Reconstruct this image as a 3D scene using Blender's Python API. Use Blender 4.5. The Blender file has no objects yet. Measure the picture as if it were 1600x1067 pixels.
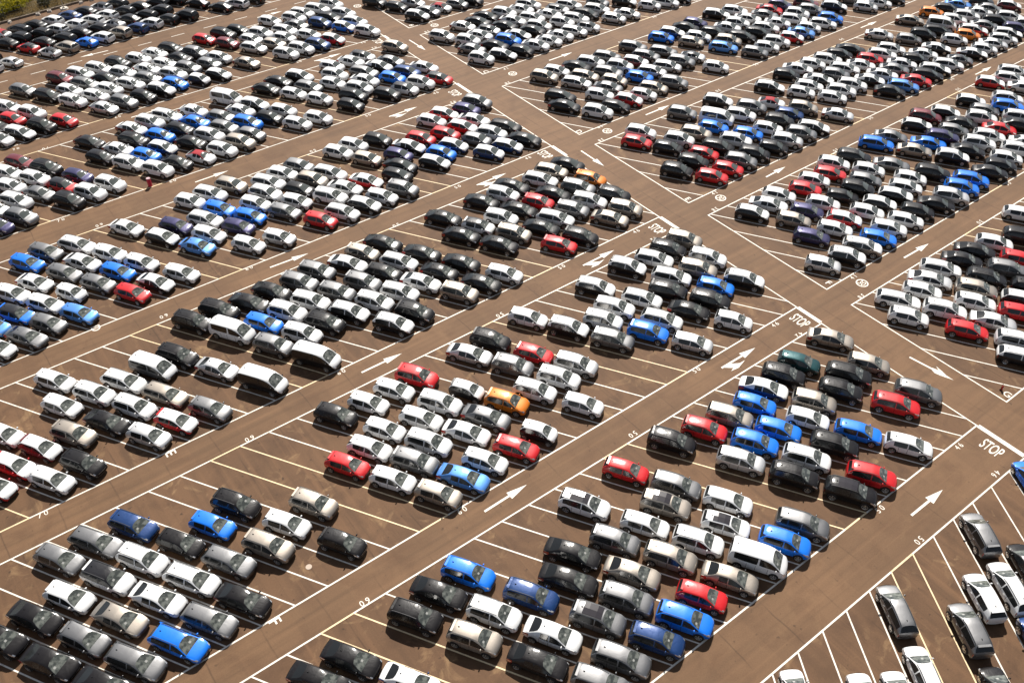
import bpy, bmesh, math, random
from mathutils import Vector, Matrix, noise
R = math.radians
S = bpy.context.scene
COL = S.collection
rnd = random.Random(7)

# ------------------------------------------------------------------ surveyed data (metres; x runs along the aisles, y across them)
BANDS = {'A': (154.22, 176.4), 'B': (129.28, 146.79), 'C': (107.26, 125.72), 'D': (83.66, 102.15), 'E': (62.09, 80.26), 'F': (40.41, 58.68), 'G': (18.68, 37.04), 'H': (-12.6, 13.78)}
RX0, RX1 = 68.77, 73.87                      # the main road between its two edge lines
AL = -1.01871                                    # heading of the bays
AL4 = 1.01592                                  # heading of the mirrored bays by the near road
LANES = [('A', 'L', 2.55, 0.656), ('B', 'L', 2.525, 2.198), ('B', 'R', 2.47, 1.001), ('C', 'L', 2.515, 1.287), ('C', 'R', 2.53, 1.737), ('D', 'L', 2.48, 0.094), ('D', 'R', 2.55, 0.71), ('E', 'L', 2.485, 0.847), ('E', 'R', 2.55, 2.166), ('F', 'L', 2.49, 1.954), ('F', 'R', 2.53, 1.658), ('G', 'L', 2.48, 0.702), ('G', 'R', 2.55, 2.509), ('H', 'R', 2.47, 1.73)]
TEXTS = [('STOP', 67.34, 16.23, 2, 2.0), ('STOP', 67.29, 38.74, 2, 2.0), ('STOP', 66.78, 60.38, 2, 2.0), ('STOP', 66.67, 82.34, 2, 2.0), ('STOP', 66.85, 104.71, 2, 2.0), ('STOP', 66.95, 127.9, 2, 2.0), ('30', 77.96, 38.72, 'c', 1.5), ('30', 77.95, 60.43, 'c', 1.5), ('30', 77.7, 82.04, 'c', 1.5), ('30', 77.73, 104.61, 'c', 1.5), ('30', 78.0, 127.57, 'c', 1.5), ('30', 71.52, 143.1, 'c', 1.5), ('41', 78.06, 40.02, 0, 0.9), ('41', 78.11, 61.7, 0, 0.9), ('41', 77.55, 83.53, 0, 0.9), ('41', 77.84, 106.64, 0, 0.9), ('41', 77.97, 128.95, 0, 0.9), ('38', 75.97, 37.31, 1, 0.9), ('38', 75.52, 59.11, 1, 0.9), ('38', 75.33, 80.7, 1, 0.9), ('38', 75.2, 102.56, 1, 0.9), ('38', 75.52, 126.15, 1, 0.9), ('46', 65.09, 18.22, 0, 0.9), ('46', 64.66, 39.95, 0, 0.9), ('46', 64.41, 61.6, 0, 0.9), ('46', 64.28, 83.11, 0, 0.9), ('46', 64.58, 106.58, 0, 0.9), ('46', 64.65, 129.03, 0, 0.9), ('46', 64.85, 14.33, 1, 0.9), ('42', 65.45, 37.3, 1, 0.9), ('42', 65.05, 59.12, 1, 0.9), ('42', 64.93, 80.55, 1, 0.9), ('42', 65.03, 102.52, 1, 0.9), ('42', 65.18, 126.13, 1, 0.9), ('50', 52.9, 40.11, 0, 0.9), ('50', 53.22, 18.22, 0, 0.9), ('50', 52.72, 61.63, 0, 0.9), ('50', 52.61, 83.0, 0, 0.9), ('50', 52.85, 106.77, 0, 0.9), ('50', 52.81, 129.0, 0, 0.9), ('50', 41.98, 59.1, 1, 0.9), ('50', 41.87, 37.58, 1, 0.9), ('50', 53.12, 14.24, 1, 0.9), ('50', 41.71, 80.45, 1, 0.9), ('50', 41.74, 102.63, 1, 0.9), ('30', 110.16, 40.14, 0, 0.9), ('30', 110.42, 61.71, 0, 0.9), ('30', 130.65, 61.72, 0, 0.9), ('30', 110.52, 83.59, 0, 0.9), ('30', 110.51, 107.01, 0, 0.9), ('30', 99.4, 37.46, 1, 0.9), ('30', 99.18, 59.03, 1, 0.9), ('30', 99.18, 81.02, 1, 0.9), ('30', 99.03, 102.94, 1, 0.9), ('30', 128.4, 59.17, 1, 0.9), ('30', 128.95, 81.22, 1, 0.9), ('60', 23.84, 61.73, 0, 0.9), ('60', 23.98, 40.08, 0, 0.9), ('60', 23.57, 83.45, 0, 0.9), ('60', 23.39, 106.99, 0, 0.9), ('60', 23.35, 128.71, 0, 0.9), ('60', 12.7, 37.38, 1, 0.9), ('60', 12.59, 59.02, 1, 0.9), ('60', 12.52, 81.14, 1, 0.9), ('60', 12.37, 102.75, 1, 0.9), ('70', -5.56, 61.82, 0, 0.9), ('70', 8.89, 106.78, 0, 0.9), ('70', 8.97, 128.27, 0, 0.9), ('70', 12.3, 125.94, 1, 0.9), ('E', 5.96, 61.77, 2, 1.0), ('F', 6.19, 40.1, 2, 1.0), ('D', 5.94, 83.63, 2, 1.0), ('G', 74.89, 19.2, 2, 1.0), ('F', 75.01, 41.03, 2, 1.0), ('E', 74.48, 62.8, 2, 1.0), ('D', 74.4, 84.33, 2, 1.0), ('C', 74.75, 107.73, 2, 1.0), ('B', 74.83, 130.01, 2, 1.0)]
YELLOW = [('F', 'L', 52.9, 40.11, 0), ('G', 'L', 53.22, 18.22, 0), ('E', 'L', 52.72, 61.63, 0), ('D', 'L', 52.61, 83.0, 0), ('C', 'L', 52.85, 106.77, 0), ('B', 'L', 52.81, 129.0, 0), ('F', 'L', 41.98, 59.1, 1), ('G', 'L', 41.87, 37.58, 1), ('H', 'R', 53.12, 14.24, 1), ('E', 'L', 41.71, 80.45, 1), ('D', 'L', 41.74, 102.63, 1), ('F', 'R', 110.16, 40.14, 0), ('E', 'R', 110.42, 61.71, 0), ('E', 'R', 130.65, 61.72, 0), ('D', 'R', 110.52, 83.59, 0), ('C', 'R', 110.51, 107.01, 0), ('G', 'R', 99.4, 37.46, 1), ('F', 'R', 99.18, 59.03, 1), ('E', 'R', 99.18, 81.02, 1), ('D', 'R', 99.03, 102.94, 1), ('F', 'R', 128.4, 59.17, 1), ('E', 'R', 128.95, 81.22, 1), ('E', 'L', 23.84, 61.73, 0), ('F', 'L', 23.98, 40.08, 0), ('D', 'L', 23.57, 83.45, 0), ('C', 'L', 23.39, 106.99, 0), ('B', 'L', 23.35, 128.71, 0), ('G', 'L', 12.7, 37.38, 1), ('F', 'L', 12.59, 59.02, 1), ('E', 'L', 12.52, 81.14, 1), ('D', 'L', 12.37, 102.75, 1), ('E', 'L', -5.56, 61.82, 0), ('C', 'L', 8.89, 106.78, 0), ('B', 'L', 8.97, 128.27, 0), ('C', 'L', 12.3, 125.94, 1)]
ARROWS = [(54.82, 16.17, 59.43, 16.16, 0), (25.47, 38.79, 30.21, 38.9, 0), (25.46, 60.39, 30.24, 60.34, 0), (25.58, 82.07, 30.41, 81.81, 0), (25.64, 104.89, 30.31, 104.9, 0), (24.86, 127.32, 29.97, 127.32, 0), (29.56, 152.09, 25.05, 152.37, 0), (54.95, 149.42, 59.71, 149.3, 0), (71.23, 80.14, 71.13, 75.21, 0), (71.36, 125.15, 71.4, 120.13, 0), (85.19, 104.76, 90.02, 104.77, 0), (85.24, 82.14, 90.03, 82.15, 0), (86.33, 60.23, 90.32, 60.38, 0), (85.77, 38.7, 90.48, 38.6, 0), (135.32, 82.16, 139.7, 82.14, 0), (134.92, 60.37, 139.33, 60.35, 0), (85.49, 127.68, 90.16, 127.47, 0), (55.16, 38.76, 60.17, 38.74, 1), (54.86, 60.31, 59.72, 60.35, 1), (54.82, 81.8, 59.6, 81.78, 1), (55.11, 104.54, 59.96, 104.54, 1), (54.9, 127.7, 59.73, 127.56, 1), (71.78, 28.2, 72.42, 23.52, 2)]
CARS = """2309 2073 0 3 2 0|leftmost grey SUV in block G left of road
1199 2921 0 1 8 1|navy blue saloon with white roof and bonnet ahead of a black saloon
2048 2482 0 1 3 0|black saloon ahead of a beige SUV
2558 2120 0 3 2 0|grey SUV beside a navy blue SUV
660 3337 0 1 3 0|black saloon standing alone in its lane in block G left of the road
1777 2921 0 3 10 0|beige SUV behind a black saloon
2275 2585 0 1 0 0|white saloon behind a grey SUV and ahead of a white SUV
935 3342 0 1 3 0|black saloon behind a navy blue saloon
2880 2073 0 3 8 0|navy blue SUV ahead of a grey SUV
3393 1137 2 0 0 0|leftmost white hatchback in block H right of road
2019 2998 0 3 0 0|white SUV behind a white saloon and ahead of a black saloon
2635 2476 0 3 2 4|grey SUV with glass sunroof behind a navy blue SUV
1512 3349 0 3 3 0|black SUV behind a beige SUV
2344 2947 0 3 8 0|navy blue SUV behind a grey SUV
3174 2068 0 3 6 0|bright blue SUV ahead of a grey SUV
2931 2472 0 3 2 0|grey SUV behind a bright blue SUV
1769 3413 0 1 3 0|black saloon between a black SUV and a bright blue SUV
3762 819 2 0 0 0|second white hatchback from the left in block H right of road
2675 2884 0 1 3 0|second black saloon from the right in block G left of road
2061 3415 0 3 6 0|bright blue SUV behind a navy blue SUV
3427 2132 0 0 4 0|red hatchback ahead of a beige saloon
3979 683 2 0 0 0|third white hatchback from the left in block H right of road
3128 2621 0 1 10 0|beige saloon behind a red hatchback
2862 3055 0 1 3 0|black saloon behind a beige saloon
-53 4252 0 2 6 0|bright blue estate car ahead of a beige saloon
3730 2114 0 1 10 0|beige saloon ahead of a beige SUV
212 4289 0 2 2 0|grey estate car ahead of a white saloon
3477 2538 0 3 10 0|beige SUV behind a beige saloon
-625 4260 0 1 3 0|black saloon beside a grey estate car and ahead of a black saloon
-370 4297 0 2 2 0|grey estate car ahead of a grey hatchback
492 4298 0 1 3 0|second black saloon from the right in block F left of road
4273 688 2 2 0 0|white estate car behind a grey estate car
3223 2936 0 3 2 0|grey SUV behind a beige SUV
1384 4297 0 0 3 0|black hatchback ahead of a white hatchback in block F left of the road
3775 2513 0 3 0 0|white SUV behind a white van
4038 2091 0 4 0 0|white van ahead of a white SUV
3537 2906 0 0 0 0|white hatchback behind a white SUV and ahead of a white SUV
4593 267 2 0 3 0|black hatchback behind a grey SUV
3260 3373 0 3 0 4|white SUV with glass sunroof behind a white hatchback
4556 1130 2 2 2 0|grey estate car ahead of a white estate car
-46 4718 0 1 0 0|white saloon behind a grey estate car
876 4637 0 3 10 0|beige SUV ahead of a bright blue hatchback
550 4697 0 2 2 0|grey estate car ahead of a black hatchback
241 4724 0 2 0 0|white estate car behind a black saloon and ahead of a white SUV
-347 4729 0 1 10 0|beige saloon behind a bright blue estate car
-622 4714 0 0 2 0|grey hatchback behind a grey estate car
-888 4682 0 1 3 0|black saloon behind a black saloon and ahead of a black SUV
4084 2492 0 0 0 4|white hatchback with glass sunroof behind a bright blue SUV
4342 2070 0 3 6 0|bright blue SUV beside a white van
3818 2946 0 3 10 4|beige SUV with glass sunroof behind a white hatchback
2308 4236 0 0 10 0|beige hatchback beside a light blue saloon
1098 4750 0 0 0 0|white hatchback behind a black hatchback and ahead of a black SUV
4861 693 2 3 2 0|grey SUV ahead of a black hatchback
2585 4256 0 1 7 0|light blue saloon ahead of a grey SUV
1379 4796 0 3 10 0|second beige SUV from the left in block F left of road
4283 2651 0 0 0 0|white hatchback behind a grey SUV and ahead of a grey SUV
4041 3042 0 3 2 0|grey SUV beside a beige SUV
2070 4615 0 0 0 0|white hatchback behind a beige hatchback and ahead of a red hatchback
4606 2101 0 3 2 0|grey SUV beside a bright blue SUV
297 5109 0 0 3 0|black hatchback behind a grey estate car
3800 3438 0 0 4 0|red hatchback behind a grey SUV in block G left of the road
-12 5137 0 3 0 0|white SUV ahead of a grey estate car
-300 5138 0 3 0 2|white SUV with black roof behind a white saloon
584 5122 0 0 6 0|bright blue hatchback behind a beige SUV
2854 4296 0 0 0 0|white hatchback between a light blue saloon and a red hatchback
-604 5155 0 0 0 0|white hatchback between a black saloon and a white SUV
5185 301 2 3 8 0|navy blue SUV behind a white estate car
-877 5134 0 1 3 0|black saloon between a black SUV and a white hatchback
2335 4671 0 3 2 0|grey SUV behind a light blue saloon
-1137 5098 0 3 3 0|black SUV beside a black saloon and behind a black saloon
834 5198 0 3 3 0|black SUV beside a bright blue hatchback and behind a white hatchback
5208 784 2 0 0 0|rightmost white hatchback in block H right of road
3174 4249 0 0 4 0|red hatchback ahead of a white saloon
1827 5008 0 0 4 0|red hatchback behind a white hatchback
2558 4782 0 3 0 0|white SUV behind a white hatchback and ahead of a white hatchback
2090 5060 0 0 0 0|white hatchback between a red hatchback and a white hatchback
5447 706 2 2 0 0|white estate car ahead of a navy blue SUV
3459 4269 0 5 3 1|black city car with white roof and bonnet ahead of a grey saloon
2913 4681 0 1 0 0|white saloon behind a red hatchback
41 5518 0 3 8 0|navy blue SUV behind a black hatchback
4709 2892 0 3 1 0|silver SUV behind a black SUV
4957 2482 0 3 3 0|black SUV ahead of a silver SUV
-269 5553 0 2 2 0|grey estate car behind a white SUV
4374 3438 0 3 3 0|black SUV behind a silver SUV
-565 5566 0 0 2 0|grey hatchback beside a grey estate car
5212 2068 0 3 3 4|black SUV with glass sunroof ahead of a black SUV
2316 5174 0 0 0 0|white hatchback behind a white SUV and ahead of a black hatchback
3172 4727 0 1 2 0|grey saloon behind a black city car
2666 5083 0 0 0 0|white hatchback behind a white saloon
4969 2958 0 3 6 0|bright blue SUV behind a white SUV
4718 3357 0 3 4 0|red SUV behind a bright blue SUV
5755 740 2 0 3 0|black hatchback beside a white estate car in block H right of the road
5211 2553 0 3 0 0|white SUV behind a red SUV
5718 1139 2 3 2 0|grey SUV ahead of a white estate car in block H right of the road
4019 4294 0 0 0 0|second white hatchback from the right in block F left of road
3449 4765 0 3 11 0|orange SUV ahead of a black city car
5506 2069 0 3 4 0|red SUV ahead of a white SUV
2920 5140 0 3 0 0|white SUV beside a black city car
2039 5619 0 0 3 0|black hatchback behind a white hatchback in block F left of the road
3759 4720 0 3 0 0|white SUV beside an orange SUV
5034 3331 0 3 10 0|beige SUV behind a bright blue hatchback
5277 2941 0 0 6 0|bright blue hatchback behind a black SUV
2367 5565 0 0 0 0|white hatchback behind a white hatchback in block F left of the road
3227 5126 0 5 3 1|black city car with white roof and bonnet behind an orange SUV
5533 2498 0 3 3 0|black SUV ahead of a bright blue hatchback
2659 5570 0 0 0 0|white hatchback beside a red SUV
4057 4714 0 3 0 0|white SUV beside a silver SUV
5349 3297 0 0 6 0|bright blue hatchback beside a navy blue saloon
5606 2863 0 0 0 0|white hatchback behind a bright blue hatchback and ahead of a bright blue hatchback
2936 5586 0 3 4 0|red SUV behind a black city car
5851 2470 0 0 6 0|bright blue hatchback behind a white hatchback and ahead of a white hatchback
3793 5128 0 3 2 0|grey SUV ahead of a silver saloon
4317 4758 0 3 1 0|silver SUV ahead of a red hatchback
6085 2087 0 0 0 0|rightmost white hatchback in block G left of road
506 6441 0 0 1 0|silver hatchback ahead of a black saloon
-374 6454 0 0 0 0|white hatchback beside a black SUV and ahead of a red hatchback
-93 6469 0 3 3 0|black SUV beside a white hatchback and ahead of a maroon hatchback
1104 6421 0 0 2 0|grey hatchback ahead of a beige estate car
780 6472 0 0 4 1|red hatchback with white roof and bonnet ahead of a white SUV
5583 3392 0 1 8 1|navy blue saloon with white roof and bonnet behind a beige SUV
5828 2969 0 3 10 0|beige SUV ahead of a navy blue saloon
4075 5149 0 0 4 0|red hatchback behind a silver SUV
3544 5543 0 1 1 0|silver saloon behind a grey SUV
1677 6451 0 4 3 1|black van with white roof and bonnet ahead of a silver saloon
6614 1200 2 0 6 0|bright blue hatchback standing alone in its lane
-808 6689 0 0 4 1|red hatchback with white roof and bonnet standing alone in its lane
3836 5577 0 3 3 0|black SUV beside a silver saloon
5873 3390 0 3 3 0|black SUV beside a navy blue saloon
6155 2911 0 3 3 0|black SUV behind a red SUV
2262 6440 0 4 3 1|black van with white roof and bonnet ahead of a grey SUV
4865 4817 0 3 2 0|grey SUV beside a white SUV and ahead of a black SUV
-606 6836 0 0 4 1|red hatchback with white roof and bonnet beside a maroon hatchback
245 6865 0 1 3 0|black saloon behind a silver hatchback
-52 6881 0 3 10 0|beige SUV beside a maroon hatchback
6425 2469 0 3 4 0|red SUV ahead of a black SUV
529 6882 0 3 0 0|white SUV beside a beige estate car
-353 6906 0 0 5 1|maroon hatchback with white roof and bonnet behind a black SUV
826 6877 0 2 10 0|beige estate car behind a grey hatchback
5496 4280 0 0 1 0|silver hatchback ahead of a bright blue SUV
4610 5235 0 3 3 1|black SUV with white roof and bonnet ahead of a white hatchback
5240 4680 0 3 6 0|bright blue SUV behind a silver hatchback
6144 3419 0 0 12 0|teal hatchback behind a black SUV
1381 6915 0 1 1 0|silver saloon behind a black van
6395 3001 0 3 3 0|black SUV behind a grey SUV
4368 5626 0 0 0 0|white hatchback behind a black SUV in block F left of the road
4982 5105 0 3 0 0|white SUV beside a white SUV and behind a bright blue SUV
3161 6413 0 3 3 1|black SUV with white roof and bonnet ahead of a black SUV
1989 6880 0 3 2 0|grey SUV behind a black van
6740 2438 0 3 2 0|grey SUV beside a red SUV
2311 6859 0 3 0 0|white SUV between a grey SUV and a black SUV
5495 4738 0 2 0 0|white estate car beside a bright blue SUV and ahead of a white SUV
3439 6431 0 3 3 0|third black SUV from the right in block E left of road
274 7301 0 3 0 0|white SUV behind a white SUV and ahead of a white hatchback
-585 7288 0 0 0 0|white hatchback behind a maroon hatchback
564 7307 0 2 0 0|white estate car behind a beige estate car
6697 2984 0 0 10 0|beige hatchback standing alone in its lane
-34 7332 0 0 0 0|white hatchback beside a white SUV and behind a black saloon
2585 6871 0 3 3 0|black SUV between a white SUV and a black SUV
865 7301 0 4 2 1|grey van with white roof and bonnet standing alone in its lane
5220 5192 0 3 0 0|second white SUV from the right in block F left of road
1129 7329 0 3 3 0|black SUV behind a silver saloon
6091 4258 0 0 0 0|white hatchback ahead of a black saloon in block F left of the road
2876 6866 0 3 3 1|black SUV with white roof and bonnet behind a black SUV
5835 4671 0 1 3 0|black saloon behind a white hatchback and ahead of a white estate car
6690 3457 0 1 10 0|beige saloon standing alone in its lane
1735 7333 0 4 0 0|white van behind a grey SUV
2059 7269 0 0 6 0|bright blue hatchback ahead of a black SUV
3185 6851 0 3 0 0|white SUV behind a black SUV and ahead of a grey SUV
5565 5124 0 2 0 0|white estate car behind a black saloon and ahead of a black SUV
4022 6424 0 3 10 0|beige SUV ahead of a white saloon
2345 7278 0 3 0 0|white SUV between a bright blue hatchback and a white SUV
3490 6821 0 3 0 0|white SUV beside a white saloon and ahead of a grey SUV
5283 5578 0 3 3 1|second black SUV with white roof and bonnet from left in block F left of road
6138 4651 0 3 3 0|black SUV between a black saloon and a bright blue hatchback
13 7728 0 0 0 0|white hatchback behind a white SUV in block E left of the road
4313 6419 0 1 3 0|black saloon between a beige SUV and a white hatchback
2628 7286 0 3 0 0|white SUV beside a grey SUV and behind a black SUV
5889 5052 0 3 3 0|black SUV beside a white estate car and behind a black SUV
3774 6841 0 1 0 0|white saloon behind a beige SUV
2933 7250 0 3 2 0|grey SUV between a white SUV and a grey SUV
1458 7746 0 3 3 0|black SUV behind a white van
4621 6399 0 0 0 0|white hatchback beside a black saloon and ahead of a black saloon
3247 7226 0 3 2 0|grey SUV between a grey SUV and a black hatchback
1760 7751 0 3 3 0|black SUV behind a bright blue hatchback
2078 7682 0 1 3 0|second black saloon from the left in block E left of road
6364 4780 0 0 6 0|bright blue hatchback ahead of a white estate car
4047 6873 0 1 3 0|black saloon behind a black saloon and ahead of a white estate car
6100 5210 0 2 0 0|white estate car behind a bright blue hatchback
3533 7246 0 0 3 0|black hatchback behind a white saloon and ahead of a black saloon
2357 7713 0 1 3 0|black saloon between a black saloon and a grey SUV
5817 5639 0 3 3 1|third black SUV with white roof and bonnet from left in block F left of road
2680 7666 0 3 2 0|grey SUV between a black saloon and a grey SUV
4342 6863 0 1 3 0|black saloon behind a white hatchback and ahead of a black saloon
6707 4669 0 3 3 1|black SUV with white roof and bonnet ahead of a beige SUV
6429 5120 0 3 10 0|beige SUV behind a black SUV
3778 7314 0 2 0 0|white estate car ahead of a beige hatchback
2933 7729 0 3 2 0|third grey SUV from the left in block E left of road
7636 3171 0 0 0 0|white hatchback beside a white estate car and behind a red hatchback
8009 2107 0 2 3 1|black estate car with white roof and bonnet standing alone in its lane
6168 5565 0 2 0 0|white estate car behind a beige SUV
3282 7646 0 1 3 1|black saloon with white roof and bonnet behind a black hatchback
4078 7294 0 1 3 0|fifth black saloon from the left in block E left of road
7946 2673 0 0 4 0|red hatchback behind a white SUV
4898 6877 0 1 3 0|sixth black saloon from the right in block E left of road
5466 6450 0 0 4 0|red hatchback ahead of a beige SUV
6672 5199 0 3 0 0|white SUV ahead of a black SUV
3524 7725 0 0 10 0|beige hatchback behind a white estate car
7791 3412 0 2 0 0|white estate car beside a white hatchback and behind a white SUV
8202 2259 0 3 0 0|white SUV ahead of a red hatchback in block G right of the road
6425 5602 0 3 3 0|black SUV behind a white SUV
8041 3001 0 3 0 0|white SUV behind a silver saloon and ahead of a white estate car
-45 8590 0 1 2 0|grey saloon ahead of a light blue hatchback
-334 8593 0 0 0 0|white hatchback beside a grey saloon in block D left of the road
3811 7738 0 1 3 0|black saloon beside a beige hatchback
5767 6415 0 3 3 0|black SUV beside a red hatchback and ahead of a black saloon
521 8623 0 0 7 0|light blue hatchback ahead of a white hatchback
4643 7304 0 1 3 0|black saloon beside a white hatchback and behind a black saloon
205 8656 0 0 2 0|grey hatchback beside a grey saloon
5169 6950 0 3 10 0|beige SUV behind a red hatchback
8291 2586 0 1 1 0|silver saloon beside a white hatchback and ahead of a white SUV
1107 8620 0 0 4 0|red hatchback beside a black saloon and ahead of a grey hatchback
6708 5619 0 3 10 0|beige SUV beside a black SUV in block F left of the road
1377 8652 0 1 3 1|black saloon with white roof and bonnet ahead of a bright blue hatchback
7645 4317 0 0 1 0|silver hatchback in block F right of the main road
5506 6846 0 1 3 0|black saloon behind a black SUV and ahead of a white SUV
8134 3344 0 0 0 0|white hatchback beside a silver saloon and behind a white hatchback
1679 8638 0 0 0 0|white hatchback beside a black saloon in block D left of the road
4915 7333 0 0 0 2|white hatchback with black roof behind a beige SUV
8423 2877 0 0 0 0|white hatchback behind a red hatchback and ahead of a white hatchback
5239 7301 0 3 0 0|white SUV between a white hatchback and a black saloon
5770 6898 0 2 0 0|white estate car between a black saloon and a grey SUV
-290 8993 0 0 7 0|light blue hatchback behind a grey saloon
8647 2490 0 0 4 0|red hatchback beside a black hatchback
276 9025 0 0 0 0|white hatchback behind a light blue hatchback
-30 9037 0 0 6 2|bright blue hatchback with black roof behind a grey hatchback
4671 7738 0 1 3 0|seventh black saloon from the left in block E left of road
7983 4244 0 3 3 1|black SUV with white roof and bonnet beside a beige SUV
8376 3410 0 1 1 0|silver saloon behind a beige SUV
2525 8685 0 0 0 0|ninth white hatchback from the left in block D left of road
563 9030 0 5 0 0|white city car ahead of a white saloon
6308 6498 0 1 10 0|beige saloon ahead of a grey SUV
2879 8590 0 0 1 0|silver hatchback ahead of a purple hatchback
853 9023 0 0 2 0|grey hatchback ahead of a grey hatchback
8629 2997 0 3 10 0|beige SUV ahead of a silver saloon
1104 9104 0 0 6 0|bright blue hatchback between a grey hatchback and a white hatchback
5522 7326 0 1 3 0|black saloon behind a white estate car and ahead of a black saloon
6054 6911 0 3 2 0|grey SUV behind a beige saloon
1384 9111 0 0 0 0|white hatchback beside a bright blue hatchback and behind a white hatchback
2021 9021 0 1 7 0|light blue saloon ahead of a black hatchback
8871 2607 0 0 3 1|black hatchback with white roof and bonnet ahead of a beige SUV
6585 6522 0 3 10 0|beige SUV beside a beige saloon
3443 8612 0 0 4 0|red hatchback beside a white estate car and ahead of a grey hatchback
7975 4749 0 0 9 0|purple hatchback behind a beige SUV
8277 4253 0 3 10 1|beige SUV with white roof and bonnet ahead of a purple hatchback
8654 3457 0 2 0 0|white estate car beside a silver saloon and behind a black SUV
5821 7306 0 0 4 0|red hatchback behind a grey SUV and ahead of a white SUV
5255 7745 0 1 3 0|seventh black saloon from the right in block E left of road
3740 8602 0 2 0 0|white estate car between a red hatchback and a black hatchback
6340 6925 0 3 0 0|white SUV behind a beige SUV and ahead of a black saloon
8894 3039 0 3 3 0|black SUV behind a black hatchback and ahead of a white estate car
31 9420 0 0 0 0|second white hatchback from the left in block D left of road
2231 9167 0 0 0 0|white hatchback ahead of a purple hatchback
2579 9091 0 0 9 0|purple hatchback behind a silver hatchback
604 9452 0 0 2 0|grey hatchback behind a grey hatchback
282 9483 0 1 0 0|white saloon behind a white city car
4045 8586 0 0 3 1|black hatchback with white roof and bonnet ahead of a white SUV
5567 7709 0 3 0 0|white SUV between a black saloon and a black saloon
6082 7336 0 1 3 0|black saloon behind a white SUV and ahead of a black saloon
9158 2662 0 0 3 0|black hatchback beside a black hatchback
7785 5516 0 0 3 1|black hatchback with white roof and bonnet behind a beige hatchback
8321 4681 0 0 0 0|white hatchback ahead of a beige hatchback
8071 5102 0 0 10 0|beige hatchback behind a white hatchback
6682 6847 0 3 3 0|black SUV ahead of a grey SUV
8580 4250 0 0 6 0|bright blue hatchback between a beige SUV and a white hatchback
832 9542 0 1 0 0|white saloon ahead of a grey hatchback
1145 9511 0 0 0 0|white hatchback behind a white hatchback and ahead of a white estate car
3175 9051 0 0 2 0|grey hatchback ahead of a white hatchback
8986 3401 0 1 3 0|black saloon behind a grey SUV in block G right of the road
1758 9455 0 0 3 1|black hatchback with white roof and bonnet behind a light blue saloon
4313 8608 0 0 0 0|white hatchback between a black hatchback and a grey SUV
2787 9217 0 0 6 0|bright blue hatchback beside a purple hatchback
6428 7245 0 3 2 0|grey SUV behind a black SUV
5773 7799 0 1 3 0|fifth black saloon from the right in block E left of road
9239 2988 0 3 2 0|grey SUV beside a red hatchback and ahead of a black saloon
4614 8593 0 3 2 0|grey SUV ahead of a red saloon
3791 9004 0 3 0 0|white SUV behind a black hatchback and ahead of a black hatchback
2318 9499 0 2 0 0|white estate car behind a purple hatchback
1974 9579 0 0 9 0|purple hatchback behind a white hatchback
3398 9171 0 0 0 0|white hatchback ahead of a silver SUV
8086 5520 0 1 0 0|white saloon behind a purple hatchback
8346 5126 0 0 9 0|purple hatchback behind a red hatchback
8577 4743 0 0 4 1|red hatchback with white roof and bonnet ahead of a purple hatchback
8847 4296 0 0 0 0|white hatchback between a bright blue hatchback and a white hatchback
6163 7702 0 2 0 0|white estate car beside a beige estate car
9261 3409 0 1 3 0|black saloon behind a red hatchback
6676 7302 0 3 11 0|orange SUV ahead of a beige estate car
2960 9444 0 0 0 0|white hatchback behind a grey hatchback
314 9904 0 0 6 0|bright blue hatchback behind a grey hatchback
2550 9596 0 0 6 0|bright blue hatchback beside a white estate car
4033 9076 0 1 0 0|white saloon ahead of a beige SUV
890 9922 0 2 0 0|leftmost white estate car in block D left of road
9521 3015 0 0 4 0|red hatchback ahead of a black saloon
550 10003 0 0 2 0|grey hatchback behind a white saloon
1476 9915 0 1 0 0|white saloon behind a black hatchback in block D left of the road
4338 9059 0 1 4 1|red saloon with white roof and bonnet behind a grey SUV
9178 7440 0 4 0 0|white van ahead of a grey SUV
3806 12292 0 4 0 0|white van behind a black SUV
14571 7375 0 4 0 0|white van behind a red estate car"""
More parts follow.
